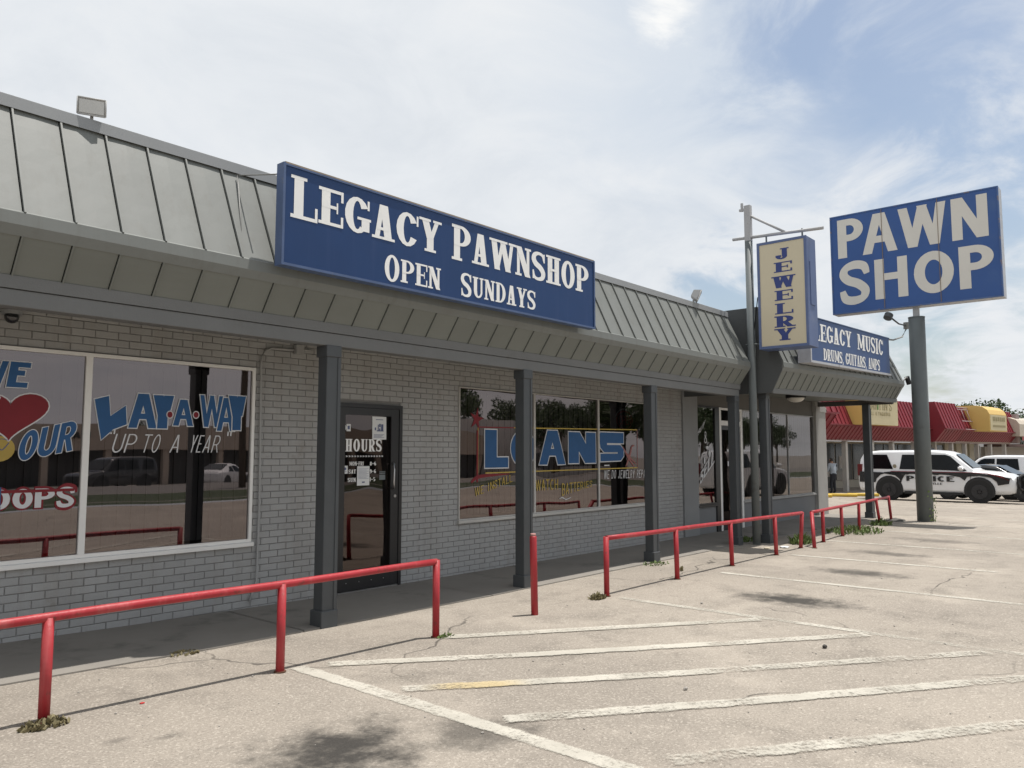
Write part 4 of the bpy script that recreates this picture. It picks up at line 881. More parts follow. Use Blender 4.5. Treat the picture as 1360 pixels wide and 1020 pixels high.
# PAWN SHOP pole sign
k_ = 1.01
pp = thing('sign_pole', 'thick round grey pole with white square stub standing in the lot', 'pole')
bm = bmesh.new(); tube(bm, [(20.39, 4.79, G(20.4) - .05), (20.39, 4.79, 3.22)], .178, 28); obj('pole', bm, pole_m, pp)
bm = bmesh.new(); box(bm, 20.33, 20.45, 4.73, 4.85, 3.22, 3.56); obj('stub', bm, polew_m, pp)
bm = bmesh.new(); disc(bm, (20.39, 4.79, 3.225), (0, 0, 1), .185, .02, 28); obj('cap_plate', bm, pole_m, pp)
ps = thing('pole_sign', 'large tilted-looking blue sign reading PAWN SHOP in cream letters on thick pole', 'sign')
ps['label'] = 'large blue rectangular sign reading PAWN SHOP in cream letters atop the thick pole'
SX, SY0, SY1, SZ0, SZ1 = 20.2, 2.95, 6.67, 3.475, 6.0
for a, b in ((SY0 + .03, 4.197), (4.2, 5.432), (5.435, SY1 - .03)):
    bm = bmesh.new(); box(bm, SX + .002, SX + .05, a, b, SZ0 + .03, SZ1 - .03); obj('face_panel', bm, pawnblue_m, ps)
bm = bmesh.new(); box(bm, SX + .052, SX + .40, SY0 + .002, SY1 - .002, SZ0 + .002, SZ1 - .002); obj('cabinet', bm, aluedge_m, ps)
bm = bmesh.new(); t_ = .03; box(bm, SX - .012, SX + .051, SY0, SY0 + t_, SZ0, SZ1); box(bm, SX - .012, SX + .051, SY1 - t_, SY1, SZ0, SZ1); box(bm, SX - .011, SX + .051, SY0 + t_, SY1 - t_, SZ0, SZ0 + t_); box(bm, SX - .011, SX + .051, SY0 + t_, SY1 - t_, SZ1 - t_, SZ1); obj('frame', bm, M('scuffed_blue_edge', (.06, .12, .28), .5, .2, 3, .06, 60, dirt=((.22, .17, .15), .56, .66, 6)), ps)
QO = (SX + .002, 0, 0)
for ch, a, b, W_, T in (('P', 6.425, 5.80, .68, .235), ('A', 5.86, 5.00, .86, .215), ('W', 5.03, 3.955, 1.12, .215), ('N', 3.872, 3.143, .76, .225)):
    put_char(ch, -a * k_, -b * k_, 4.845 * k_, 5.825 * k_, QO, JU, FZ, JN, pawnlet_m, ps, T=T, t=.17, depth=.004, step=.0008, W=W_)
for ch, a, b, W_, T in (('S', 6.42, 5.69, .76, .235), ('H', 5.583, 4.847, .76, .225), ('O', 4.72, 3.86, .86, .235), ('P', 3.762, 3.06, .72, .235)):
    put_char(ch, -a * k_, -b * k_, 3.70 * k_, 4.68 * k_, QO, JU, FZ, JN, pawnlet_m, ps, T=T, t=.17, depth=.004, step=.0008, W=W_)
seam_m = M('panel_seam_rust', (.22, .16, .11), .7)
for y in (4.1985, 5.4335):
    bm = bmesh.new(); box(bm, SX - .012, SX + .001, y - .006, y + .006, SZ0 + .03, SZ1 - .03); obj('panel_seam', bm, seam_m, ps)

# floodlights ------------------------------------------------------
def flood(name, x, y, z, aim, label, s=1.0, lens=True):
    t = thing(name, label, 'floodlight', 'floodlights on the mansard roofs'); a = V(aim).normalized(); r = a.cross(V((0, 0, 1))).normalized(); u = r.cross(a).normalized(); c = V((x, y, z))
    bm = bmesh.new(); F = [c + r * i * .115 * s + u * j * .075 * s + a * .045 * s for i, j in ((-1, -1), (1, -1), (1, 1), (-1, 1))]; B = [c + r * i * .075 * s + u * j * .045 * s - a * .05 * s for i, j in ((-1, -1), (1, -1), (1, 1), (-1, 1))]
    loft(bm, F, B); bmesh.ops.bevel(bm, geom=bm.edges[:], offset=.007, segments=2, affect='EDGES'); obj('housing', bm, lamp_m, t)
    bm = bmesh.new(); F2 = [c + r * i * .095 * s + u * j * .056 * s + a * .047 * s for i, j in ((-1, -1), (1, -1), (1, 1), (-1, 1))]; prism(bm, F2, a * .003); obj('lens', bm, lens_m, t)
    bm = bmesh.new(); F3 = []
    for sgn in (-1, 1):
        q = [c + r * sgn * .108 * s + u * j * .07 * s + a * .048 * s for j in (-1, 1)]; tube(bm, q, .007 * s, 6)
        q = [c + r * i * .108 * s + u * sgn * .07 * s + a * .048 * s for i in (-1, 1)]; tube(bm, q, .007 * s, 6)
    obj('bezel', bm, lamp_m, t)
    bm = bmesh.new(); tube(bm, [c - u * .07 * s, c - u * .075 * s - V((0, 0, .07 * s))], .014 * s, 8); disc(bm, c - u * .075 * s - V((0, 0, .075 * s)), (0, 0, 1), .028 * s, .03 * s, 12); obj('knuckle', bm, lamp_m, t)
    return t
flood('floodlight', 2.275, 6.20, 2.622, (-.45, -1, -.25), 'boxy floodlight on the roof edge left of the navy sign', .88)
flood('floodlight', 11.95, 6.20, 2.66, (.55, -1, -.55), 'boxy floodlight on the roof edge between navy sign and slim pole', 1.25)
# lamp on a bent arm by the music sign
t = thing('bracket_light', 'small lamp on a bent arm sticking out behind the thick pole', 'light')
bm = bmesh.new(); tube(bm, [(19.5, 5.35, 2.66), (20.3, 5.3, 2.72), (20.9, 5.25, 2.86), (21.1, 5.2, 3.08), (21.1, 5.2, 3.20)], .02, 8); obj('arm', bm, galv_m, t)
bm = bmesh.new(); tube(bm, [(21.1, 5.2, 3.16), (20.75, 5.28, 3.17), (20.35, 5.35, 3.28)], .02, 8); disc(bm, (20.25, 5.38, 3.30), (-.5, .2, -.8), .10, .12, 14); obj('lamp_head', bm, post_m, t)
bm = bmesh.new(); disc(bm, (21.12, 5.2, 3.16), (0, 0, 1), .07, .16, 12); obj('junction_box', bm, galv_m, t)
t = thing('security_camera', 'small dark camera on a bracket at the right tip of the second mansard', 'camera')
bm = bmesh.new(); tube(bm, [(20.6, 5.2, 1.72), (20.85, 5.2, 1.84), (21.05, 5.2, 1.84)], .018, 6); obj('bracket', bm, galv_m, t)
bm = bmesh.new(); disc(bm, (21.05, 5.2, 1.78), (.3, -.2, -1), .06, .2, 12); obj('camera_body', bm, plastic_m, t)
t = thing('dome_camera', 'dark dome camera on the brick wall above the left painted window', 'camera')
bm = bmesh.new(); bmesh.ops.create_uvsphere(bm, u_segments=16, v_segments=8, radius=.055); bmesh.ops.translate(bm, vec=(2.11, 7.2, 1.10), verts=bm.verts); obj('dome', bm, carblack_m, t, smooth=True)
bm = bmesh.new(); disc(bm, (2.11, 7.2, 1.135), (0, 0, 1), .075, .03, 18); box(bm, 2.08, 2.14, 7.2, 7.31, 1.14, 1.17); obj('mount', bm, cap_m, t)
# conduit
t = thing('conduit', 'grey painted conduit with junction box on the brick wall right of the LAY-A-WAY window', 'conduit')
bm = bmesh.new(); cpts = [(4.375, 7.275, -1.50), (4.40, 7.275, -1.42), (4.445, 7.275, -1.30), (4.452, 7.275, -.5), (4.440, 7.275, .3), (4.430, 7.275, .92), (4.435, 7.275, 1.0), (4.47, 7.275, 1.065), (4.55, 7.275, 1.095), (4.66, 7.275, 1.10), (4.83, 7.275, 1.105)]
tube(bm, cpts, .0115, 8); tube(bm, [(4.90, 7.275, 1.115), (5.05, 7.275, 1.12)], .0115, 8); obj('pipe', bm, brick_m, t)
obj('junction_box', bbox(4.83, 4.93, 7.24, 7.30, 1.06, 1.165), brick_m, t)

# ------------------------------------------------------------------ red pipe rails
def rail(name, label, pts, posts, rr=.027, pr=.031, jr=None):
    t = thing(name, label, 'railing', 'red pipe railings along the walkway')
    bm = bmesh.new(); P = []
    for a, b in zip(pts, pts[1:]):
        a, b = V(a), V(b); n = max(2, int((b - a).length / .35))
        for i in range(n): P.append(a.lerp(b, i / n) + V((0, noise.noise(a.lerp(b, i / n) * 1.1) * .006, noise.noise(a.lerp(b, i / n) * .9 + V((5, 5, 5))) * .006)))
    P.append(V(pts[-1])); tube(bm, P, rr, 14); obj('top_rail', bm, red_m, t)
    for (bx, by, tx, ty, tz) in posts:
        bm = bmesh.new(); tube(bm, [(bx, by, G(bx) - .03), (tx, ty, tz)], pr, 14); obj('rail_post', bm, red_m, t)
        bm = bmesh.new(); disc(bm, (bx, by, G(bx) + .004), (0, 0, 1), pr + .012, .012, 12); obj('rust_collar', bm, M('rust', (.12, .06, .035), .9, .3, 20, .3), t)
    return t
Z_ = lambda x: -.945
rail('pipe_railing', 'long red pipe railing in front of the LAY-A-WAY window and dark door', [(-4.4, 5.0, -.935), (4.79, 5.0, -.942)], [(x, 5.0, x, 5.0, -.94) for x in (-4.37, -2.85, -1.3, .22, 1.735, 3.262)] + [(4.79, 5.0, 4.79, 5.0, -.928)])
rail('pipe_railing', 'red pipe railing in front of the LOANS window ending past the slim pole', [(7.405, 5.0, -.955), (12.10, 5.0, -.998), (13.25, 5.0, -1.01)], [(7.405, 5.0, 7.40, 5.0, -.938), (8.99, 5.0, 8.97, 5.0, -.97), (10.56, 5.0, 10.53, 5.0, -.985), (12.13, 5.0, 12.10, 5.0, -1.0), (13.3, 5.06, 13.25, 5.0, -1.0)])
rail('pipe_railing', 'crooked red pipe railing with leaning posts beside the thick sign pole', [(13.70, 5.01, -1.03), (19.8, 5.42, -1.04)], [(13.42, 4.87, 13.72, 5.01, -1.03), (14.45, 5.08, 14.39, 5.06, -1.03), (15.72, 5.16, 15.65, 5.15, -1.03), (17.05, 5.26, 16.98, 5.23, -1.035), (18.75, 5.33, 18.5, 5.33, -1.035), (19.95, 5.42, 19.78, 5.42, -1.02)])
t = thing('bollard', 'single red pipe post without a rail between the two long railings', 'bollard')
bm = bmesh.new(); tube(bm, [(6.10, 4.97, G(6.1) - .03), (6.09, 4.98, -.835), (6.09, 4.98, -.825)], [.035, .035, .030], 16); obj('post', bm, red_m, t)
bm = bmesh.new(); tube(bm, [(6.09, 4.98, -.826), (6.09, 4.98, -.80)], .026, 12); obj('broken_top', bm, M('rusty_pink', (.42, .22, .2), .8, .3, 30, .3), t)
# ------------------------------------------------------------------ weeds, litter
def weed(name, label, x, y, r, h, n, m, seed, group=None):
    rd = random.Random(seed); bm = bmesh.new()
    for i in range(n):
        a = rd.uniform(0, 6.28); d = r * math.sqrt(rd.random()); bx, by = x + d * math.cos(a), y + d * math.sin(a) * .6
        hh = h * rd.uniform(.3, 1) * (1 - .5 * d / r); w = rd.uniform(.008, .022); yaw = rd.uniform(0, 6.28); lean = rd.uniform(.1, .9) * hh
        c, s = math.cos(yaw), math.sin(yaw); z0 = G(bx) - .002
        p = [(bx - s * w * .3, by + c * w * .3, z0), (bx + s * w * .3, by - c * w * .3, z0), (bx + c * lean * .5 + s * w, by + s * lean * .5 - c * w, z0 + hh * .65), (bx + c * lean, by + s * lean, z0 + hh), (bx + c * lean * .5 - s * w, by + s * lean * .5 + c * w, z0 + hh * .65)]
        bm.faces.new([bm.verts.new(q) for q in p])
    return tag(flat(name, bm, m), label, 'weed', group)
gw = 'weeds growing at the rail posts'
weed('weed', 'small grey green weed at foot of the leftmost visible rail post', 1.72, 4.93, .13, .07, 170, dryleaf_m, 1, gw)
weed('weed', 'few weed blades at the end post of the long railing', 4.86, 4.95, .08, .05, 30, leaf_m, 2, gw)
weed('weed', 'dry weed left of the first post of the LOANS window railing', 7.22, 5.0, .12, .09, 120, dryleaf_m, 3, gw)
weed('weed', 'leafy green weed at the gap between the two right railings', 13.95, 5.30, .28, .24, 260, leaf_m, 4, gw)
weed('weed', 'wide leafy green weed patch under the crooked railing', 16.7, 5.25, .85, .18, 330, leaf_m, 5, gw)
weed('weed', 'low green weed near the thick pole end of the crooked railing', 18.7, 5.3, .35, .2, 160, leaf_m, 6, gw)
weed('weed', 'thin tuft of grass on the walkway edge before the LOANS window', 10.0, 5.9, .25, .06, 70, leaf_m, 7, gw)
weed('weed', 'dry tuft in the walkway crack behind the long railing', 3.05, 5.98, .12, .05, 70, dryleaf_m, 8, gw)
weed('weed', 'few dry blades standing in the lot behind the second railing', 9.65, 5.3, .03, .12, 14, dryleaf_m, 9, gw)
weed('weed', 'dark green growth at the foot of the slim sign pole', 13.6, 6.2, .35, .14, 200, leaf_m, 10, gw)
bm = bmesh.new(); rd = random.Random(5)
for i in range(90):
    a = rd.uniform(-2.6, .4); z = rd.uniform(-1.58, -.95) if rd.random() < .8 else rd.uniform(-1.6, -1.4); c = V((20.39 + .19 * math.cos(a) * 1.0, 4.79 + .19 * math.sin(a), z + .1 * math.sin(a * 4)))
    r_ = rd.uniform(.012, .032); u = V((-math.sin(a), math.cos(a), 0)); w = V((0, 0, 1)); o_ = V((math.cos(a), math.sin(a), 0)) * rd.uniform(.005, .05)
    bm.faces.new([bm.verts.new(c + o_ + u * r_ * p + w * r_ * q + V((math.cos(a), math.sin(a), 0)) * rd.uniform(0, .02)) for p, q in ((-1, -.3), (0, -1), (1, .2), (0, 1))])
tag(flat('creeper', bm, leaf_m), 'thin green creeper climbing the base of the thick sign pole', 'plant')
# dirt heap by the pole
def lump(name, x, y, rx, ry, h, m, label, cat, seed):
    bm = bmesh.new(); bmesh.ops.create_icosphere(bm, subdivisions=3, radius=1); 
    for v in bm.verts:
        n_ = 1 + .35 * noise.noise(v.co * 2 + V((seed, 0, 0))); v.co = V((x + v.co.x * rx * n_, y + v.co.y * ry * n_, G(x) - .01 + max(v.co.z, -.1) * h * n_))
    return tag(obj(name, bm, m, smooth=True), label, cat)
lump('asphalt_lump', 20.05, 5.38, .35, .22, .07, M('crumbled_asphalt', (.10, .095, .085), .95, .3, 14, .8, 40), 'dark crumbled asphalt heap between the thick pole and the crooked railing', 'rubble', 3)
def chip(name, x, y, s, m, label, cat, flatn=.3, seed=0, group=None):
    bm = bmesh.new(); bmesh.ops.create_icosphere(bm, subdivisions=1, radius=s)
    for v in bm.verts: v.co = V((v.co.x * (1 + .4 * noise.noise(v.co * 40 + V((seed,) * 3))), v.co.y * .7, v.co.z * flatn)) + V((x, y, G(x) + s * flatn * .8))
    return tag(obj(name, bm, m), label, cat, group)
chip('bottle_cap', 2.27, 4.96, .018, M('red_plastic', (.45, .03, .03), .5), 'tiny red plastic scrap on the lot behind the long railing', 'litter')
chip('paper_scrap', 13.15, 5.28, .12, paper_m, 'crumpled white paper scrap at the gap between the right railings', 'litter', .15)
chip('paper_scrap', 12.85, 5.45, .08, M('tan_paper', (.5, .44, .33), .8), 'small tan paper scrap behind the gap between the right railings', 'litter', .15, 2)
rd = random.Random(11); stm = M('lot_stone', (.30, .28, .25), .9, .2, 20, .3); stk = M('dark_lot_stone', (.06, .055, .05), .9, .2, 20, .3)
bm = bmesh.new()
for i in range(420):
    d = rd.uniform(2.0, 12); a = rd.uniform(-.25, 1.25); x, y = d * math.cos(a), d * math.sin(a)
    if y > 5.95 or x < .5: continue
    s = rd.choice([.004, .005, .006, .009]) * rd.uniform(.7, 1.3); n0 = len(bm.verts)
    m_ = Matrix.Translation((x, y, G(x) + s * .4)) @ Matrix.Rotation(rd.uniform(0, 6), 4, 'Z'); bmesh.ops.create_icosphere(bm, subdivisions=1, radius=s, matrix=m_ @ Matrix.Diagonal((1, .7, .6, 1)))
o = obj('loose_gravel', bm, stm, None, 'stuff'); o['label'] = 'tiny loose stones scattered over the parking lot'
for i, (x, y, s, l) in enumerate(((6.63, 2.35, .03, 'dark stone lying on the hatched lines near the driving lane'), (4.85, 2.65, .022, 'pale stone on a hatched stripe in the foreground'), (7.7, 4.0, .02, 'pale pebble right of the long stall line end'))):
    chip('stone', x, y, s, stk if i == 0 else stm, l, 'stone', .6, i)
# ------------------------------------------------------------------ vehicles
def car(name, label, x, y, z, yaw, body_m, kind='suv', L=5.18, Wd=1.0, roof_m_=None, group=None, rim=None, detail=True):
    t = thing(name, label, 'suv' if kind == 'suv' else 'car', group); t.location = (x, y, z); t.rotation_euler = (0, 0, yaw)
    h = L / 2; w = Wd
    if kind == 'suv':
        st_ = [(-h, .52, 1.00, 1.03, .88, .86), (-h + .06, .36, 1.10, 1.55, .95, .78), (-h + .20, .33, 1.13, 1.80, .985, .77), (-h + .75, .31, 1.14, 1.86, 1, .77), (0, .30, 1.13, 1.87, 1, .77), (.42, .30, 1.12, 1.83, 1, .76), (.72, .30, 1.11, 1.72, 1, .74), (1.30, .30, 1.09, 1.20, .99, .80), (1.42, .30, 1.08, 1.14, .985, .82), (2.0, .31, 1.02, 1.09, .97, .80), (2.36, .33, .93, 1.02, .93, .76), (2.52, .38, .82, .90, .88, .72), (h, .46, .70, .74, .80, .7)]
        wb = (-1.47, 1.48); wr = .405
        win = [(-2.22, -1.55, -1.32, -2.22), (-1.10, -.12, -.12, -1.02), (-.04, .58, 1.12, -.04)]
    else:
        st_ = [(-h, .45, .80, .84, .85, .8), (-h + .10, .32, .92, 1.00, .93, .8), (-h + .55, .28, .95, 1.04, .98, .78), (-1.25, .26, .95, 1.20, 1, .72), (-.65, .25, .95, 1.40, 1, .66), (-.1, .25, .94, 1.45, 1, .65), (.35, .25, .93, 1.40, 1, .65), (1.0, .25, .90, 1.02, 1, .72), (1.12, .26, .88, .97, .99, .76), (1.8, .27, .80, .88, .96, .76), (h - .14, .30, .68, .74, .90, .72), (h, .38, .56, .60, .80, .68)]
        wb = (-1.35, 1.38); wr = .335
        win = [(-1.15, -.42, -.42, -.72), (-.34, .42, .85, -.34)]
    def sec(s):
        x_, zb, zl, zt, k, r_ = s; W_ = w * k; tp = zt > zl + .12
        half = [(W_ * .90, zb), (W_ * .985, zb + .12), (W_, zb + (zl - zb) * .55), (W_ * .97, zl - .02), (W_ * .955 if tp else W_ * .93, zl + (.01 if tp else .0)), ((w * r_ * 1.04) if tp else W_ * .84, zt - .10 if tp else lerp(zl, zt, .6)), ((w * r_ * .97) if tp else W_ * .74, zt - .03 if tp else lerp(zl, zt, .8)), ((w * r_ * .75) if tp else W_ * .5, zt)]
        return [(x_, a, b) for a, b in half] + [(x_, 0, zt + .006)] + [(x_, -a, b) for a, b in half[::-1]]
    bm = bmesh.new(); rows = [[bm.verts.new(p) for p in sec(s)] for s in st_]
    for a, b in zip(rows, rows[1:]):
        for i in range(len(a) - 1): bm.faces.new((a[i], a[i + 1], b[i + 1], b[i]))
        bm.faces.new((a[-1], a[0], b[0], b[-1]))
    bm.faces.new(rows[0]); bm.faces.new(rows[-1][::-1])
    bmesh.ops.recalc_face_normals(bm, faces=bm.faces[:])
    ed = [e for e in bm.edges if len(e.link_faces) == 2 and e.calc_face_angle(0) > R(28)]
    bmesh.ops.bevel(bm, geom=ed, offset=.02, segments=2, affect='EDGES')
    body = obj('body', bm, body_m, t, smooth=True)
    md = body.modifiers.new('wn', 'WEIGHTED_NORMAL')
    def prof(x_, idx):
        for a, b in zip(st_, st_[1:]):
            if x_ <= b[0]: q = (x_ - a[0]) / (b[0] - a[0]); return lerp(a[idx], b[idx], q)
        return st_[-1][idx]
    for sg_ in (-1, 1):
        for q in win:     # glass on the tumblehome, following the greenhouse side
            bm = bmesh.new(); zl = lambda v: prof(v, 2) + .025; zt_ = lambda v: min(prof(v, 3) - .13, 1.70 if kind == 'suv' else 1.33)
            def yy_(v, zq):
                zl_, zt2 = prof(v, 2) + .01, prof(v, 3) - .10; a = w * prof(v, 4) * .955; b = w * prof(v, 5) * 1.04; return lerp(a, b, max(0, min(1, (zq - zl_) / max(.05, zt2 - zl_)))) + .012
            B0, B1, T1, T0 = q[0], (q[2] if q[2] > q[1] else q[1]), q[1], q[3]
            bot = (q[0], max(q[1], q[2])); top = (q[3], min(q[1], q[2]) if q[2] != q[1] else q[1])
            if q[2] < q[1]: bot, top = (q[0], q[1]), (q[3], q[2])
            n_, m_ = 10, 5; gr = []
            for i in range(n_ + 1):
                col_ = []
                for jj in range(m_ + 1):
                    xa = lerp(lerp(bot[0], bot[1], i / n_), lerp(top[0], top[1], i / n_), jj / m_); xb_ = lerp(bot[0], bot[1], i / n_); xt_ = lerp(top[0], top[1], i / n_)
                    zq = lerp(zl(xb_), zt_(xt_), jj / m_); col_.append(bm.verts.new((xa, sg_ * (yy_(xa, zq) + .006), zq)))
                gr.append(col_)
            for c0, c1 in zip(gr, gr[1:]):
                for jj in range(m_): bm.faces.new((c0[jj], c1[jj], c1[jj + 1], c0[jj + 1]))
            bmesh.ops.solidify(bm, geom=bm.faces[:], thickness=.008)
            obj('side_window', bm, carglass_m, t)
        for wx in wb:
            bm = bmesh.new(); disc(bm, (wx, sg_ * (w - .05), wr + .03), (0, 1, 0), wr + .075, .105, 32)
            for v in bm.verts:
                if v.co.z < .22: v.co.z = .22
            obj('wheel_arch', bm, plastic_m, t)
            bm = bmesh.new(); disc(bm, (wx, sg_ * (w - .12), wr), (0, 1, 0), wr, .25, 32); bmesh.ops.bevel(bm, geom=[e for e in bm.edges if len(e.link_faces) == 2 and e.calc_face_angle(0) > 1], offset=.03, segments=2, affect='EDGES'); wh = obj('wheel', bm, tyre_m, t)
            bm = bmesh.new(); disc(bm, (wx, sg_ * (w + .006), wr), (0, 1, 0), wr * .62, .02, 24)
            obj('rim', bm, rim or rim_m, wh)
            bm = bmesh.new(); disc(bm, (wx, sg_ * (w + .020), wr), (0, 1, 0), wr * .20, .02, 12)
            for k in range(5):
                a = k * 2 * math.pi / 5 + .3; c = V((wx, sg_ * (w + .018), wr)); d_ = V((math.cos(a), 0, math.sin(a))); s_ = V((-math.sin(a), 0, math.cos(a))) * .03
                prism(bm, [c + s_ + d_ * .05, c - s_ + d_ * .05, c - s_ * .8 + d_ * wr * .58, c + s_ * .8 + d_ * wr * .58], V((0, sg_ * .012, 0)))
            obj('spokes', bm, rim or rim_m, wh)
        if detail:
            zb = 1.12 if kind == 'suv' else .95; xm = .98 if kind == 'suv' else .72
            bm = bmesh.new(); box(bm, xm - .10, xm + .08, sg_ * (w + .02), sg_ * (w + .24), zb + .02, zb + .19); bmesh.ops.bevel(bm, geom=bm.edges[:], offset=.04, segments=2, affect='EDGES'); obj('mirror', bm, body_m, t, smooth=True)
            bm = bmesh.new(); box(bm, wb[0] + wr + .12, wb[1] - wr - .12, sg_ * (w - .10), sg_ * (w + .01), .27, .36); obj('side_step', bm, plastic_m, t)
            xh = h - .26; zh = .86 if kind == 'suv' else .64; wy = w * .86
            bm = bmesh.new(); prism(bm, [(xh - .22, sg_ * (wy + .115), zh + .06), (xh + .10, sg_ * (wy + .05), zh + .06), (xh + .16, sg_ * (wy - .01), zh - .10), (xh - .06, sg_ * (wy + .085), zh - .10)], V((0, -sg_ * .10, 0))); obj('headlight', bm, lampglass_m, t)
            bm = bmesh.new(); box(bm, -h - .005, -h + .16, sg_ * w * .80, sg_ * w * .955, zb - .22, zb + (.22 if kind == 'suv' else -.02)); obj('tail_light', bm, redlamp_m, t)
            for xd in ((-1.06, -.08, 1.22) if kind == 'suv' else (-.98, -.02, 1.02)):
                bm = bmesh.new(); ww = w * 1.0; box(bm, xd - .005, xd + .005, sg_ * (ww - .02), sg_ * (ww + .003), .42, zb - .1); obj('door_gap', bm, plastic_m, t)
            for xd in ((-.95, .05) if kind == 'suv' else (-.9, .08)):
                bm = bmesh.new(); box(bm, xd - .0, xd + .16, sg_ * (w - .02), sg_ * (w + .025), zb - .15, zb - .115); obj('door_handle', bm, plastic_m, t)
    # windscreen, rear glass, bumpers, grille
    i0 = 6 if kind == 'suv' else 6
    a, b = st_[i0], st_[i0 + 1]; bm = bmesh.new(); o_ = .012
    pts = [(a[0] - .0, -w * a[5] * .90, a[3] - .02 + o_), (b[0] - .05, -w * b[5] * .98, b[3] + .02 + o_), (b[0] - .05, w * b[5] * .98, b[3] + .02 + o_), (a[0], w * a[5] * .90, a[3] - .02 + o_)]
    prism(bm, [(p[0] + .025, p[1], p[2] + .012) for p in pts], V((.004, 0, .008))); obj('windscreen', bm, carglass_m, t)
    if kind == 'suv':
        bm = bmesh.new(); prism(bm, [(-h + .052, -w * .72, 1.17), (-h + .052, w * .72, 1.17), (-h + .165, w * .70, 1.70), (-h + .165, -w * .70, 1.70)], V((-.02, 0, .0))); obj('rear_window', bm, carglass_m, t)
    else:
        a, b = st_[2], st_[4]; bm = bmesh.new(); prism(bm, [(a[0] + .1, -w * .68, a[3] + .05), (b[0] - .05, -w * .62, b[3] + .0), (b[0] - .05, w * .62, b[3] + .0), (a[0] + .1, w * .68, a[3] + .05)], V((-.01, 0, .02))); obj('rear_window', bm, carglass_m, t)
    bm = bmesh.new(); box(bm, h - .16, h + .012, -w * .5, w * .5, .55 if kind == 'suv' else .40, .86 if kind == 'suv' else .58); obj('grille', bm, plastic_m, t)
    bm = bmesh.new(); box(bm, h - .35, h + .02, -w * .74, w * .74, .40 if kind == 'suv' else .30, .50 if kind == 'suv' else .38); obj('lower_intake', bm, plastic_m, t)
    if roof_m_:
        bm = bmesh.new(); box(bm, -.35, -.05, -.55, .55, 1.875, 1.93); bmesh.ops.bevel(bm, geom=bm.edges[:], offset=.02, segments=1, affect='EDGES'); obj('light_bar', bm, plastic_m, t)
    return t
pol = car('police_suv', 'white and black police SUV with POLICE on its side parked before the red mall', 31.62 + .98, 7.15, G(31.9) , R(-90), carwhite_m, 'suv', 5.18, .98)
# police livery on both sides
decalred_m = M('livery_red', (.30, .02, .03), .4); 
for sg_ in (-1, 1):
    N_ = (0, sg_, 0); O_ = (0, sg_ * .978, 0)
    def dec(name, polys, m, d): 
        o = polys_to_mesh(name, polys, O_, (1, 0, 0), FZ, N_, m, pol, d, .0006); return o
    dec('black_band', [[(-2.50, 1.00), (-2.50, .78), (-1.95, .78), (-1.93, .84), (-1.80, .97), (-1.62, 1.045), (-1.30, 1.08), (1.0, 1.085), (1.2, 1.07), (1.2, 1.0), (.95, .985), (.3, .985), (-1.1, .99), (-1.30, .96), (-1.1, .985), (-1.3, 1.0), (-1.62, .99)]], carblack_m, .012)
    dec('black_band', [[(-2.52, .66), (-1.94, .66), (-1.90, .80), (-1.75, .95), (-1.5, 1.03), (-2.50, 1.06)]], carblack_m, .018)
    dec('black_swoosh', [[(-1.3, 1.085), (1.25, 1.075), (2.10, .99), (2.42, .88), (2.38, .70), (2.05, .64), (2.02, .76), (1.85, .90), (1.5, .96), (1.12, .92), (1.04, .78), (.9, .90), (.55, .97), (.1, 1.0), (-1.2, 1.015)]], carblack_m, .014)
    dec('black_swoosh', [[(-1.06, .62), (-1.0, .80), (-.9, .97), (-1.35, 1.02), (-1.6, .99), (-1.25, .93), (-1.1, .8), (-1.05, .6)]], carblack_m, .020)
    dec('red_line', [[(-1.4, 1.088), (1.2, 1.085), (1.75, 1.055), (2.15, .96), (2.40, .80), (2.32, .86), (2.12, .935), (1.74, 1.035), (1.2, 1.070), (-1.4, 1.074)]], decalred_m, .026)
    dr = sg_ < 0
    tx = dict(T=.25, t=.17, track=.05, depth=.030, step=.0008)
    U_ = (1, 0, 0) if sg_ < 0 else (-1, 0, 0); f = (lambda a: a) if sg_ < 0 else (lambda a: -a)
    a0, a1 = (-.86, .72) if sg_ < 0 else (-.72, .86)
    put_text('POLICE', a0, .735, a1, .925, O_, U_, FZ, N_, carblack_m, pol, **tx)
    put_text('LEWISVILLE', a0 + .36, .62, a1 - .40, .69, O_, U_, FZ, N_, carblack_m, pol, T=.2, t=.14, track=.12, s=.12, depth=.030, step=.0008)
    polys_to_mesh('badge', [[(f(-1.26) + .07 * math.cos(R(60 * k)), 1.27 + .08 * math.sin(R(60 * k))) for k in range(6)]] if sg_ < 0 else [[(f(-1.26) + .07 * math.cos(R(60 * k)), 1.27 + .08 * math.sin(R(60 * k))) for k in range(6)]], (0, sg_ * .93, 0), U_, FZ, N_, M('badge_gold_grey', (.25, .22, .15), .5), pol, .02)
bm = bmesh.new(); 
for sy in (-.32, .32): box(bm, 2.60, 2.78, sy - .03, sy + .03, .36, 1.02)
box(bm, 2.70, 2.78, -.62, .62, .50, .58); box(bm, 2.70, 2.78, -.62, .62, .80, .88); tube(bm, [(2.72, -.62, .50), (2.66, -.78, .55), (2.62, -.84, .75), (2.64, -.78, .92), (2.72, -.6, 1.0), (2.74, 0, 1.02), (2.72, .6, 1.0), (2.64, .78, .92), (2.62, .84, .75), (2.66, .78, .55), (2.72, .62, .50)], .04, 8)
box(bm, 2.58, 2.66, -.8, .8, .36, .95)
obj('push_bumper', bm, plastic_m, pol)
bm = bmesh.new(); box(bm, -.5, -.2, -.5, .5, 1.875, 1.945); bmesh.ops.bevel(bm, geom=bm.edges[:], offset=.025, segments=2, affect='EDGES'); obj('light_bar', bm, plastic_m, pol)
car('parked_car', 'black sedan mostly hidden behind the police SUV', 36.6, 6.1, G(36.6), R(-97), carblack_m, 'sedan', 4.8, .92)
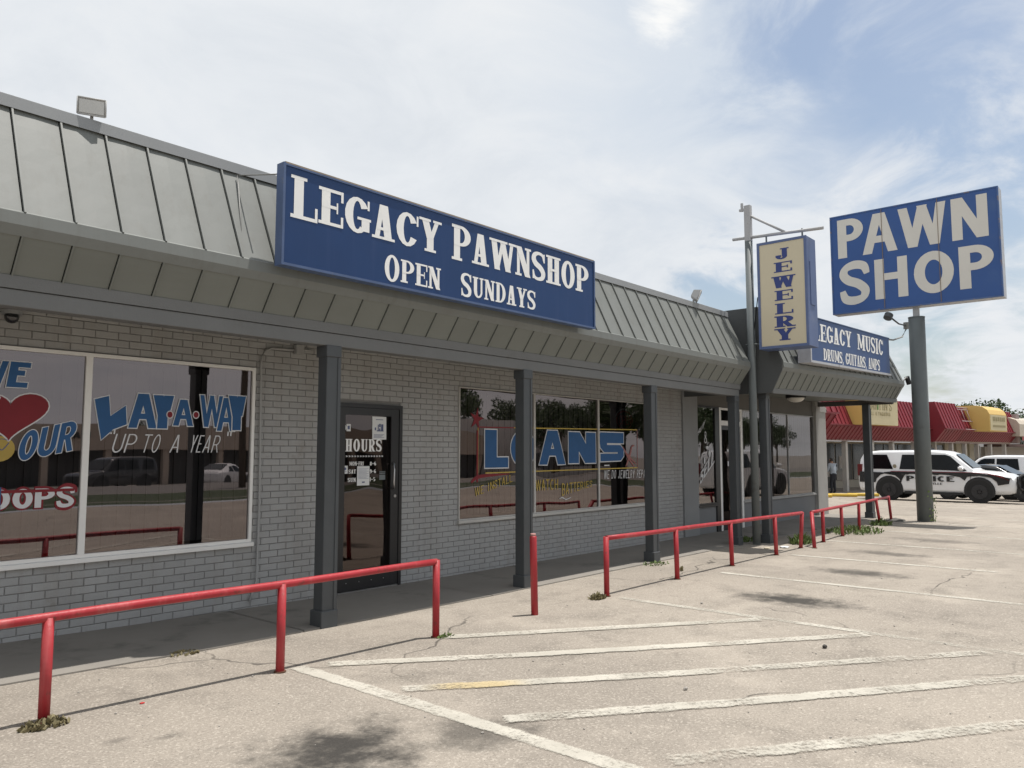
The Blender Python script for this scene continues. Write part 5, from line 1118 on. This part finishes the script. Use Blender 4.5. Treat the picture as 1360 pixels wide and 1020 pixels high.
car('parked_car', 'dark red car at the frame edge behind the police SUV', 39.0, 4.3, G(39), R(85), carred_m, 'sedan', 4.7, .92)
car('parked_suv', 'white boxy SUV with dark side windows beyond the black sedan', 45.3, 7.2, G(45), R(83), carwhite_m, 'suv', 4.9, .95, rim=rimlight_m)
# ------------------------------------------------------------------ yellow wheel stops
for i, (x, y, l, lab) in enumerate(((31.9, 11.05, .45, 'short yellow wheel stop beside the grey corner pier'), (33.9, 11.25, 1.5, 'long yellow wheel stop left of the police SUV'), (36.2, 10.95, 1.3, 'yellow wheel stop partly behind the thin canopy post'))):
    o = obj('wheel_stop', bbox(-l / 2, l / 2, -.08, .08, 0, .13, bev=.03), ystop_m); o.location = (x, y, G(x)); o.rotation_euler = (0, 0, R(-62)); tag(o, lab, 'wheel stop', 'yellow wheel stops by the red mall')
# ------------------------------------------------------------------ red mall
A0 = V((39.597, 13.793, 0)); DD = V((.9888, -.1495, 0)); NN = V((-.1495, -.9888, 0))
def mp(t, o, z): return A0 + DD * t + NN * o + V((0, 0, z))
mall = thing('mall_building', 'low store building with deep red metal mansard and pale pillars', 'building')
def mloft(name, t0, t1, prof_, m, parent=mall, skew0=0, skew1=0):
    bm = bmesh.new(); loft(bm, [mp(t0, o, z) for o, z in prof_], [mp(t1, o, z) for o, z in prof_]); return obj(name, bm, m, parent)
def mbox(name, t0, t1, o0, o1, z0, z1, m, parent=mall):
    return mloft(name, t0, t1, [(o0, z0), (o1, z0), (o1, z1), (o0, z1)], m, parent)
def mman(t0, t1, o, ztop=2.92, sp=.40, base=.64):
    r = mloft('mansard_roof', t0, t1, [(o, base), (o + .55, 1.34), (o + .62, 1.40), (o + .05, ztop), (o - .6, ztop), (o - .6, base)], mallred_m)
    n = int((t1 - t0) / sp); bm = bmesh.new()
    for i in range(n + 1):
        t = t0 + i * (t1 - t0) / n; loft(bm, [mp(t, o + .62, 1.40), mp(t, o + .66, 1.41), mp(t, o + .09, ztop + .015), mp(t, o + .05, ztop)], [mp(t + .05, o + .62, 1.40), mp(t + .05, o + .66, 1.41), mp(t + .05, o + .09, ztop + .015), mp(t + .05, o + .05, ztop)])
    # ribs are about two pixels apart here: one mesh
    obj('roof_ribs', bm, mallred_m, r, 'stuff')
    bm = bmesh.new()
    for i in range(n + 1):
        t = t0 + i * (t1 - t0) / n; loft(bm, [mp(t, o, base), mp(t, o + .015, base - .015), mp(t, o + .57, 1.325), mp(t, o + .55, 1.34)], [mp(t + .05, o, base), mp(t + .05, o + .015, base - .015), mp(t + .05, o + .57, 1.325), mp(t + .05, o + .55, 1.34)])
    obj('soffit_ribs', bm, mallred_m, r, 'stuff')
    mloft('eave_trim', t0, t1, [(o + .60, 1.36), (o + .70, 1.36), (o + .70, 1.42), (o + .60, 1.43)], mallred_m, r)
    mloft('drip_edge', t0, t1, [(o - .05, base - .05), (o + .02, base - .05), (o + .02, base), (o - .05, base)], M('drip_edge_paint', (.30, .22, .20), .6), r)
    return r
mman(-4, 11.6, 0); mman(11.62, 14.6, .75, 2.98); mman(14.62, 26.9, -.05, 2.9)
mman(-20, -10.3, 5.4, 2.9)
mbox('mansard_roof', 26.91, 27.5, -.6, .45, .66, 2.75, M('mall_faded_end', (.30, .24, .23), .7), mall)
mbox('store_wall', -9, 27.2, -2.4, -2.2, -2.2, .64, mallw_m)
mbox('roof_deck', -9, 27.4, -16, -.62, 2.2, 2.55, mallw_m)
mbox('canopy_ceiling', -9, 27.2, -2.2, .02, .655, .70, mallw_m)
sf = M('storefront_glass', (.035, .04, .042), .12, .2, .6, 0, spec=.7)
for i in range(15):
    t = -2.6 + i * 2.0
    if 20.2 < t < 25: continue
    w = mbox('window', t + .08, t + 1.92, -2.2, -2.14, -1.55 if i % 3 else -1.95, .50, sf)
    if i % 2 == 0: mbox('display_poster', t + .4, t + 1.0, -2.139, -2.12, -.9, -.2, M('pale_poster', (.35, .33, .30), .7), w)
for t in (20.6, 22.6, 23.7, 25.0):
    mbox('wall_panel', t, t + .9, -2.2, -2.05, -2.05, .63, M('cream_wall_panel', (.50, .46, .36), .7), mall)
for t in (.1, 2.6, 5.6, 8.1, 11.0, 14.0, 16.6, 18.8, 21.0, 23.4, 26.2):
    mbox('pillar', t, t + .22, -.35, -.13, -2.05, .64, M('pale_pillar_paint', (.50, .48, .44), .7))
mbox('display_light', -.6 + 1.2, -.6 + 2.6, -2.139, -2.10, -.15, .35, M('yellow_display', (.45, .34, .12), .7), mall)
# signs on the mall
s1 = thing('cabinet_sign', 'cream and yellow store sign with thin lettering on the red mansard', 'sign')
mbox('face', 1.95, 5.80, 1.16, 1.21, 1.42, 2.84, mallc_m, s1); mbox('cabinet', 1.94, 5.81, .25, 1.155, 1.41, 2.85, mally_m, s1)
MO = A0 + NN * 1.212
put_text("MARTIN'S", 2.15, 2.18, 5.1, 2.66, MO, DD, FZ, NN, mallt_m, s1, T=.13, t=.1, track=.1, depth=.01, step=.001)
put_text('GRILL & TAQUERIA', 2.2, 1.90, 4.9, 2.08, MO, DD, FZ, NN, mallt_m, s1, T=.16, t=.13, track=.1, depth=.01, step=.001)
polys_to_mesh('green_mark', [[(3.35, 2.2), (3.5, 2.75), (3.62, 2.8), (3.55, 2.6), (3.5, 2.2)]], MO, DD, FZ, NN, green_m, s1, .02)
s2 = thing('cabinet_sign', 'yellow sign box with rounded top toward the far end of the red mansard', 'sign')
bm = bmesh.new(); pr_ = [(-.5, 1.35), (1.55, 1.35), (1.55, 2.45), (1.42, 2.72), (1.15, 2.92), (.7, 3.02), (-.5, 3.02)]; loft(bm, [mp(18.25, o, z) for o, z in pr_], [mp(21.35, o, z) for o, z in pr_]); obj('cabinet', bm, mally_m, s2)
mbox('face', 18.35, 21.25, 1.551, 1.57, 1.42, 2.40, mallc_m, s2)
polys_to_mesh('print_line', [rc(18.75, 2.0, 19.15, 2.28), rc(19.22, 2.0, 19.5, 2.26), rc(19.58, 2.02, 19.95, 2.28), rc(20.05, 2.0, 20.3, 2.27), rc(20.38, 2.01, 20.6, 2.26), rc(20.68, 2.0, 20.95, 2.28)], A0 + NN * 1.571, DD, FZ, NN, mallt_m, s2, .01); polys_to_mesh('print_line', [rc(18.7, 1.62, 21.0, 1.76)], A0 + NN * 1.571, DD, FZ, NN, mallt_m, s2, .01)
# empty sign frame
s3 = thing('metal_scaffold', 'empty pale metal sign frame standing on the red mansard', 'sign frame')
pf = M('pale_frame_metal', (.42, .32, .32), .5)
for t in (16.2, 20.0): 
    bm = bmesh.new(); tube(bm, [mp(t, .75, 1.42), mp(t, .25, 2.85)], .035, 6); obj('upright', bm, pf, s3)
for z, o in ((1.45, .74), (1.98, .55), (2.72, .32), (2.85, .27)):
    bm = bmesh.new(); tube(bm, [mp(16.2, o, z), mp(20.0, o, z)], .03, 6); obj('rail', bm, pf, s3)
for t in (17.1, 18.0, 18.9):
    bm = bmesh.new(); tube(bm, [mp(t, .55, 1.98), mp(t, .32, 2.72)], .02, 6); obj('upright', bm, pf, s3)
flood_t = thing('floodlight', 'small dark floodlight on the red mansard ridge', 'floodlight'); bm = bmesh.new(); c = mp(6.9, .2, 2.98); box(bm, c.x - .25, c.x + .25, c.y - .2, c.y + .2, c.z - .05, c.z + .18); bmesh.ops.bevel(bm, geom=bm.edges[:], offset=.04, segments=1, affect='EDGES'); obj('housing', bm, plastic_m, flood_t)
bm = bmesh.new(); disc(bm, c + V((0, 0, -.1)), (0, 0, 1), .05, .2, 8); obj('mount', bm, plastic_m, flood_t)
# white gabled building and low beige wing past the mall
gb2 = thing('store_building', 'white gabled building with small beige sign past the red mall', 'building')
mbox('wall', 27.8, 60, -6, -3, -2.2, 1.9, mallg_m, gb2); mloft('gable', 28.0, 60, [(-6, 1.9), (-2.9, 1.9), (-4.4, 2.9)], mallg_m, gb2)
lw = thing('store_building', 'low beige wing with brown fascia right of the red mall', 'building')
mbox('wall', 27.6, 60, -2.2, -1.9, -2.2, .42, M('beige_wing_wall', (.38, .35, .31), .8, .08, .8), lw); mbox('fascia', 27.5, 60, -1.95, -.3, .43, .62, M('brown_fascia', (.12, .07, .06), .7), lw)
s4 = thing('cabinet_sign', 'small beige sign box with rounded top at the far end of the mall', 'sign')
bm = bmesh.new(); pr_ = [(-.3, 1.15), (.9, 1.15), (.9, 2.0), (.7, 2.3), (.2, 2.5), (-.3, 2.5)]; loft(bm, [mp(26.0, o, z) for o, z in pr_], [mp(29.4, o, z) for o, z in pr_]); obj('cabinet', bm, M('dull_beige_box', (.50, .44, .36), .6), s4)
polys_to_mesh('red_word', [rc(26.6, .85, 28.8, 1.12)], A0 + NN * .8, DD, FZ, NN, M('faded_red', (.4, .1, .1), .6), s4, .05)
# ------------------------------------------------------------------ person by the store
def person():
    t = thing('person', 'person in pale grey shirt and dark trousers standing at the store entrance', 'person')
    me = bpy.data.meshes.new('body'); J = {'pel': (0, 0, .95), 'ch': (0.03, 0, 1.28), 'nk': (.06, 0, 1.47), 'hd': (.10, 0, 1.62), 'ht': (.11, 0, 1.72), 'ls': (.03, .19, 1.40), 'rs': (.03, -.19, 1.40), 'le': (.05, .25, 1.12), 're': (.05, -.25, 1.12), 'lh': (.22, .2, .93), 'rh': (.24, -.2, .98), 'lf': (.30, .19, .90), 'rf': (.32, -.19, .97), 'lk': (.02, .11, .50), 'rk': (.06, -.11, .50), 'la': (-.02, .12, .08), 'ra': (.02, -.12, .08), 'lt': (.14, .13, .04), 'rt': (.18, -.13, .04)}
    K = list(J); E = [('pel', 'ch'), ('ch', 'nk'), ('nk', 'hd'), ('hd', 'ht'), ('ch', 'ls'), ('ch', 'rs'), ('ls', 'le'), ('rs', 're'), ('le', 'lh'), ('re', 'rh'), ('lh', 'lf'), ('rh', 'rf'), ('pel', 'lk'), ('pel', 'rk'), ('lk', 'la'), ('rk', 'ra'), ('la', 'lt'), ('ra', 'rt')]
    rad = {'pel': .15, 'ch': .16, 'nk': .06, 'hd': .10, 'ht': .08, 'ls': .075, 'rs': .075, 'le': .05, 're': .05, 'lh': .035, 'rh': .035, 'lf': .03, 'rf': .03, 'lk': .075, 'rk': .075, 'la': .05, 'ra': .05, 'lt': .04, 'rt': .04}
    me.from_pydata([J[k] for k in K], [(K.index(a), K.index(b)) for a, b in E], []); o = bpy.data.objects.new('body', me); COL.objects.link(o); o.parent = t
    sk = o.modifiers.new('skin', 'SKIN')
    for i, k in enumerate(K): me.skin_vertices[0].data[i].radius = (rad[k], rad[k]); me.skin_vertices[0].data[i].use_root = (k == 'pel')
    o.modifiers.new('sub', 'SUBSURF').levels = 2; o.modifiers['sub'].render_levels = 2
    dg_ = bpy.context.evaluated_depsgraph_get(); m2 = bpy.data.meshes.new_from_object(o.evaluated_get(dg_)); o.modifiers.clear(); o.data = m2; m2.materials.clear()
    for m in (M('pale_grey_shirt', (.30, .34, .38), .8), M('dark_trousers', (.02, .022, .028), .9), M('skin', (.30, .17, .11), .6), M('dark_hair', (.02, .015, .012), .7)): m2.materials.append(m)
    for p in m2.polygons:
        c = p.center; p.use_smooth = True
        p.material_index = 3 if c.z > 1.66 or (c.z > 1.55 and c.x < .08) else 2 if c.z > 1.46 or (abs(c.y) > .14 and c.z < 1.08 and c.x > .1) else 1 if c.z < .96 else 0
    bm = bmesh.new(); prism(bm, [(.3, -.16, .86), (.42, -.16, .9), (.42, -.16, 1.1), (.3, -.16, 1.08)], (0, -.01, 0))
    return t, bm
pt, pbm = person(); pt.location = (39.6, 13.35, G(39.6)); pt.rotation_euler = (0, 0, R(60))
pbm.free()
pp_ = obj('paper_sheet', bbox(39.78, 39.80, 13.48, 13.68, -1.2, -.92, bev=0), paper_m); tag(pp_, 'white paper sheet held by the person at the store entrance', 'paper')
# ------------------------------------------------------------------ trees
def tree_meshes(seed, h, r, nleaf):
    rd = random.Random(seed); bt = bmesh.new(); tube(bt, [(0, 0, -.2), (.05, 0, h * .2), (-.05, .05, h * .42)], [r * .09, r * .065, r * .05], 8); cl = []
    for i in range(9):
        a = rd.uniform(0, 6.28); d = r * rd.uniform(.25, .85); z = h * rd.uniform(.45, .9); q = V((math.cos(a) * d, math.sin(a) * d, z)); tube(bt, [(-.05, .05, h * rd.uniform(.25, .42)), tuple(q * .55 + V((0, 0, h * .2))), tuple(q)], [r * .04, r * .025, r * .01], 5)
        cl.append((q, r * rd.uniform(.28, .48)))
    for i in range(16):
        a = rd.uniform(0, 6.28); d = r * rd.uniform(.1, .95); z = h * (.42 + .52 * rd.random() * (1 - .35 * d / r)); cl.append((V((math.cos(a) * d, math.sin(a) * d, z)), r * rd.uniform(.18, .36)))
    vs, fs = [], []
    for i in range(nleaf):
        c, cr = rd.choice(cl); d = V((rd.gauss(0, 1), rd.gauss(0, 1), rd.gauss(0, .8))).normalized() * cr * (rd.random() ** .4); p = c + d
        a = V((rd.gauss(0, 1), rd.gauss(0, 1), rd.gauss(0, 1))).normalized(); b = a.cross(V((rd.gauss(0, 1), rd.gauss(0, 1), rd.gauss(0, 1)))).normalized(); s = rd.uniform(.06, .16) * r / 3
        n = len(vs); vs += [tuple(p + a * s), tuple(p + b * s * .6), tuple(p - a * s), tuple(p - b * s * .6)]; fs.append((n, n + 1, n + 2, n + 3))
    mt = bpy.data.meshes.new('trunk'); bt.to_mesh(mt); bt.free(); mt.materials.append(bark_m)
    ml = bpy.data.meshes.new('crown'); ml.from_pydata(vs, [], fs); ml.materials.append(tleaf_m); return mt, ml
TM = [tree_meshes(s, 7.5, 3.4, 7000) for s in (1, 2, 3)]
def tree(i, x, y, s, label, group, zb=None, rot=0):
    t = thing('tree', label, 'tree', group); mt, ml = TM[i % 3]
    for nm, me in (('trunk', mt), ('crown', ml)):
        o = bpy.data.objects.new(nm, me); COL.objects.link(o); o.parent = t
    t.location = (x, y, G(x) if zb is None else zb); t.scale = (s, s, s); t.rotation_euler = (0, 0, rot)
tree(0, 74, 13.0, .86, 'dark tree showing above the red mall roof', 'trees behind the red mall', -2); tree(1, 79, 12.2, .76, 'smaller dark tree right of the other above the mall roof', 'trees behind the red mall', -2)
tree(2, 90, 10.9, .82, 'far dark tree behind the rounded yellow sign box', 'trees behind the red mall', -2)
# ------------------------------------------------------------------ across the street (seen in the shop windows)
xb = thing('strip_mall', 'long beige strip of stores across the street reflected in the shop windows', 'building')
def xbox(nm, x0, x1, y0, y1, z0, z1, m, par=xb): return obj(nm, bbox(x0, x1, y0, y1, z0, z1, bev=0), m, par)
xbox('wall', 5, 60, -52, -40, .15, 1.85, M('tan_parapet', (.55, .46, .38), .8, .05, .5)); xbox('store_front', 5, 60, -52, -41.5, -2.7, .15, M('dark_store_front', (.05, .048, .045), .5, .2, .5))
for x in range(6, 60, 4): xbox('pillar', x, x + .4, -40.6, -40.2, -2.7, .15, M('tan_parapet', (.55, .46, .38), .8))
put_text('EAT', -20.8, .95, -19.0, 1.35, (0, -39.9, 0), (-1, 0, 0), FZ, (0, 1, 0), dframe_m, xb, T=.2, t=.15, depth=.05, step=.002)
xb2 = thing('store_building', 'white two storey block across the street reflected in the LOANS window', 'building')
xbox('wall', 64, 84, -52, -40, -2.7, 3.6, mallg_m, xb2); xbox('window_band', 65, 83, -39.98, -39.9, 2.3, 3.1, sf, xb2); xbox('store_front', 65, 83, -39.98, -39.9, -1.6, .3, sf, xb2)
rd = random.Random(9)
for i in range(14):
    x = 6 + i * 13 + rd.uniform(-2, 2); s = rd.uniform(.55, .75) if x < 60 else rd.uniform(1.1, 1.7)
    tree(i, x, -56 + rd.uniform(-3, 3), s, 'street tree across the road reflected in the windows', 'trees across the street', -2, rd.uniform(0, 6))
for i in range(7):
    tree(i + 1, 62 + i * 8, -32 + rd.uniform(-3, 2), rd.uniform(.8, 1.1), 'street tree across the road reflected in the windows', 'trees across the street', -1.6, rd.uniform(0, 6))
car('parked_car', 'white sports coupe parked across the street', 24.8, -30.0, -2.15, R(-35), carwhite_m, 'sedan', 4.5, .92, detail=False)
car('parked_suv', 'black SUV parked across the street', 18.7, -31, -2.15, R(160), carblack_m, 'suv', 5.1, .98, detail=False)
car('parked_suv', 'white SUV parked just beyond the lot edge and mirrored in the music shop window', 31.0, .6, G(31), R(0), carwhite_m, 'suv', 4.9, .96)
up = thing('utility_pole', 'wooden utility pole across the street with wires', 'pole'); bm = bmesh.new(); tube(bm, [(20.2, -20, -1.7), (20.2, -20, 8)], [.17, .12], 10); obj('pole', bm, bark_m, up)
obj('cross_arm', bbox(19.1, 21.3, -20.1, -19.9, 7.2, 7.35), bark_m, up)
for i, (dz, dy) in enumerate(((7.4, 0), (6.3, 0), (5.2, .1))):
    bm = bmesh.new(); tube(bm, [(20.2 + (k - 6) * 8, -20 + dy, dz - .012 * (36 - (k % 6 - 3) ** 2 * 4)) for k in range(13)], .018, 5); obj('wire', bm, plastic_m, up)
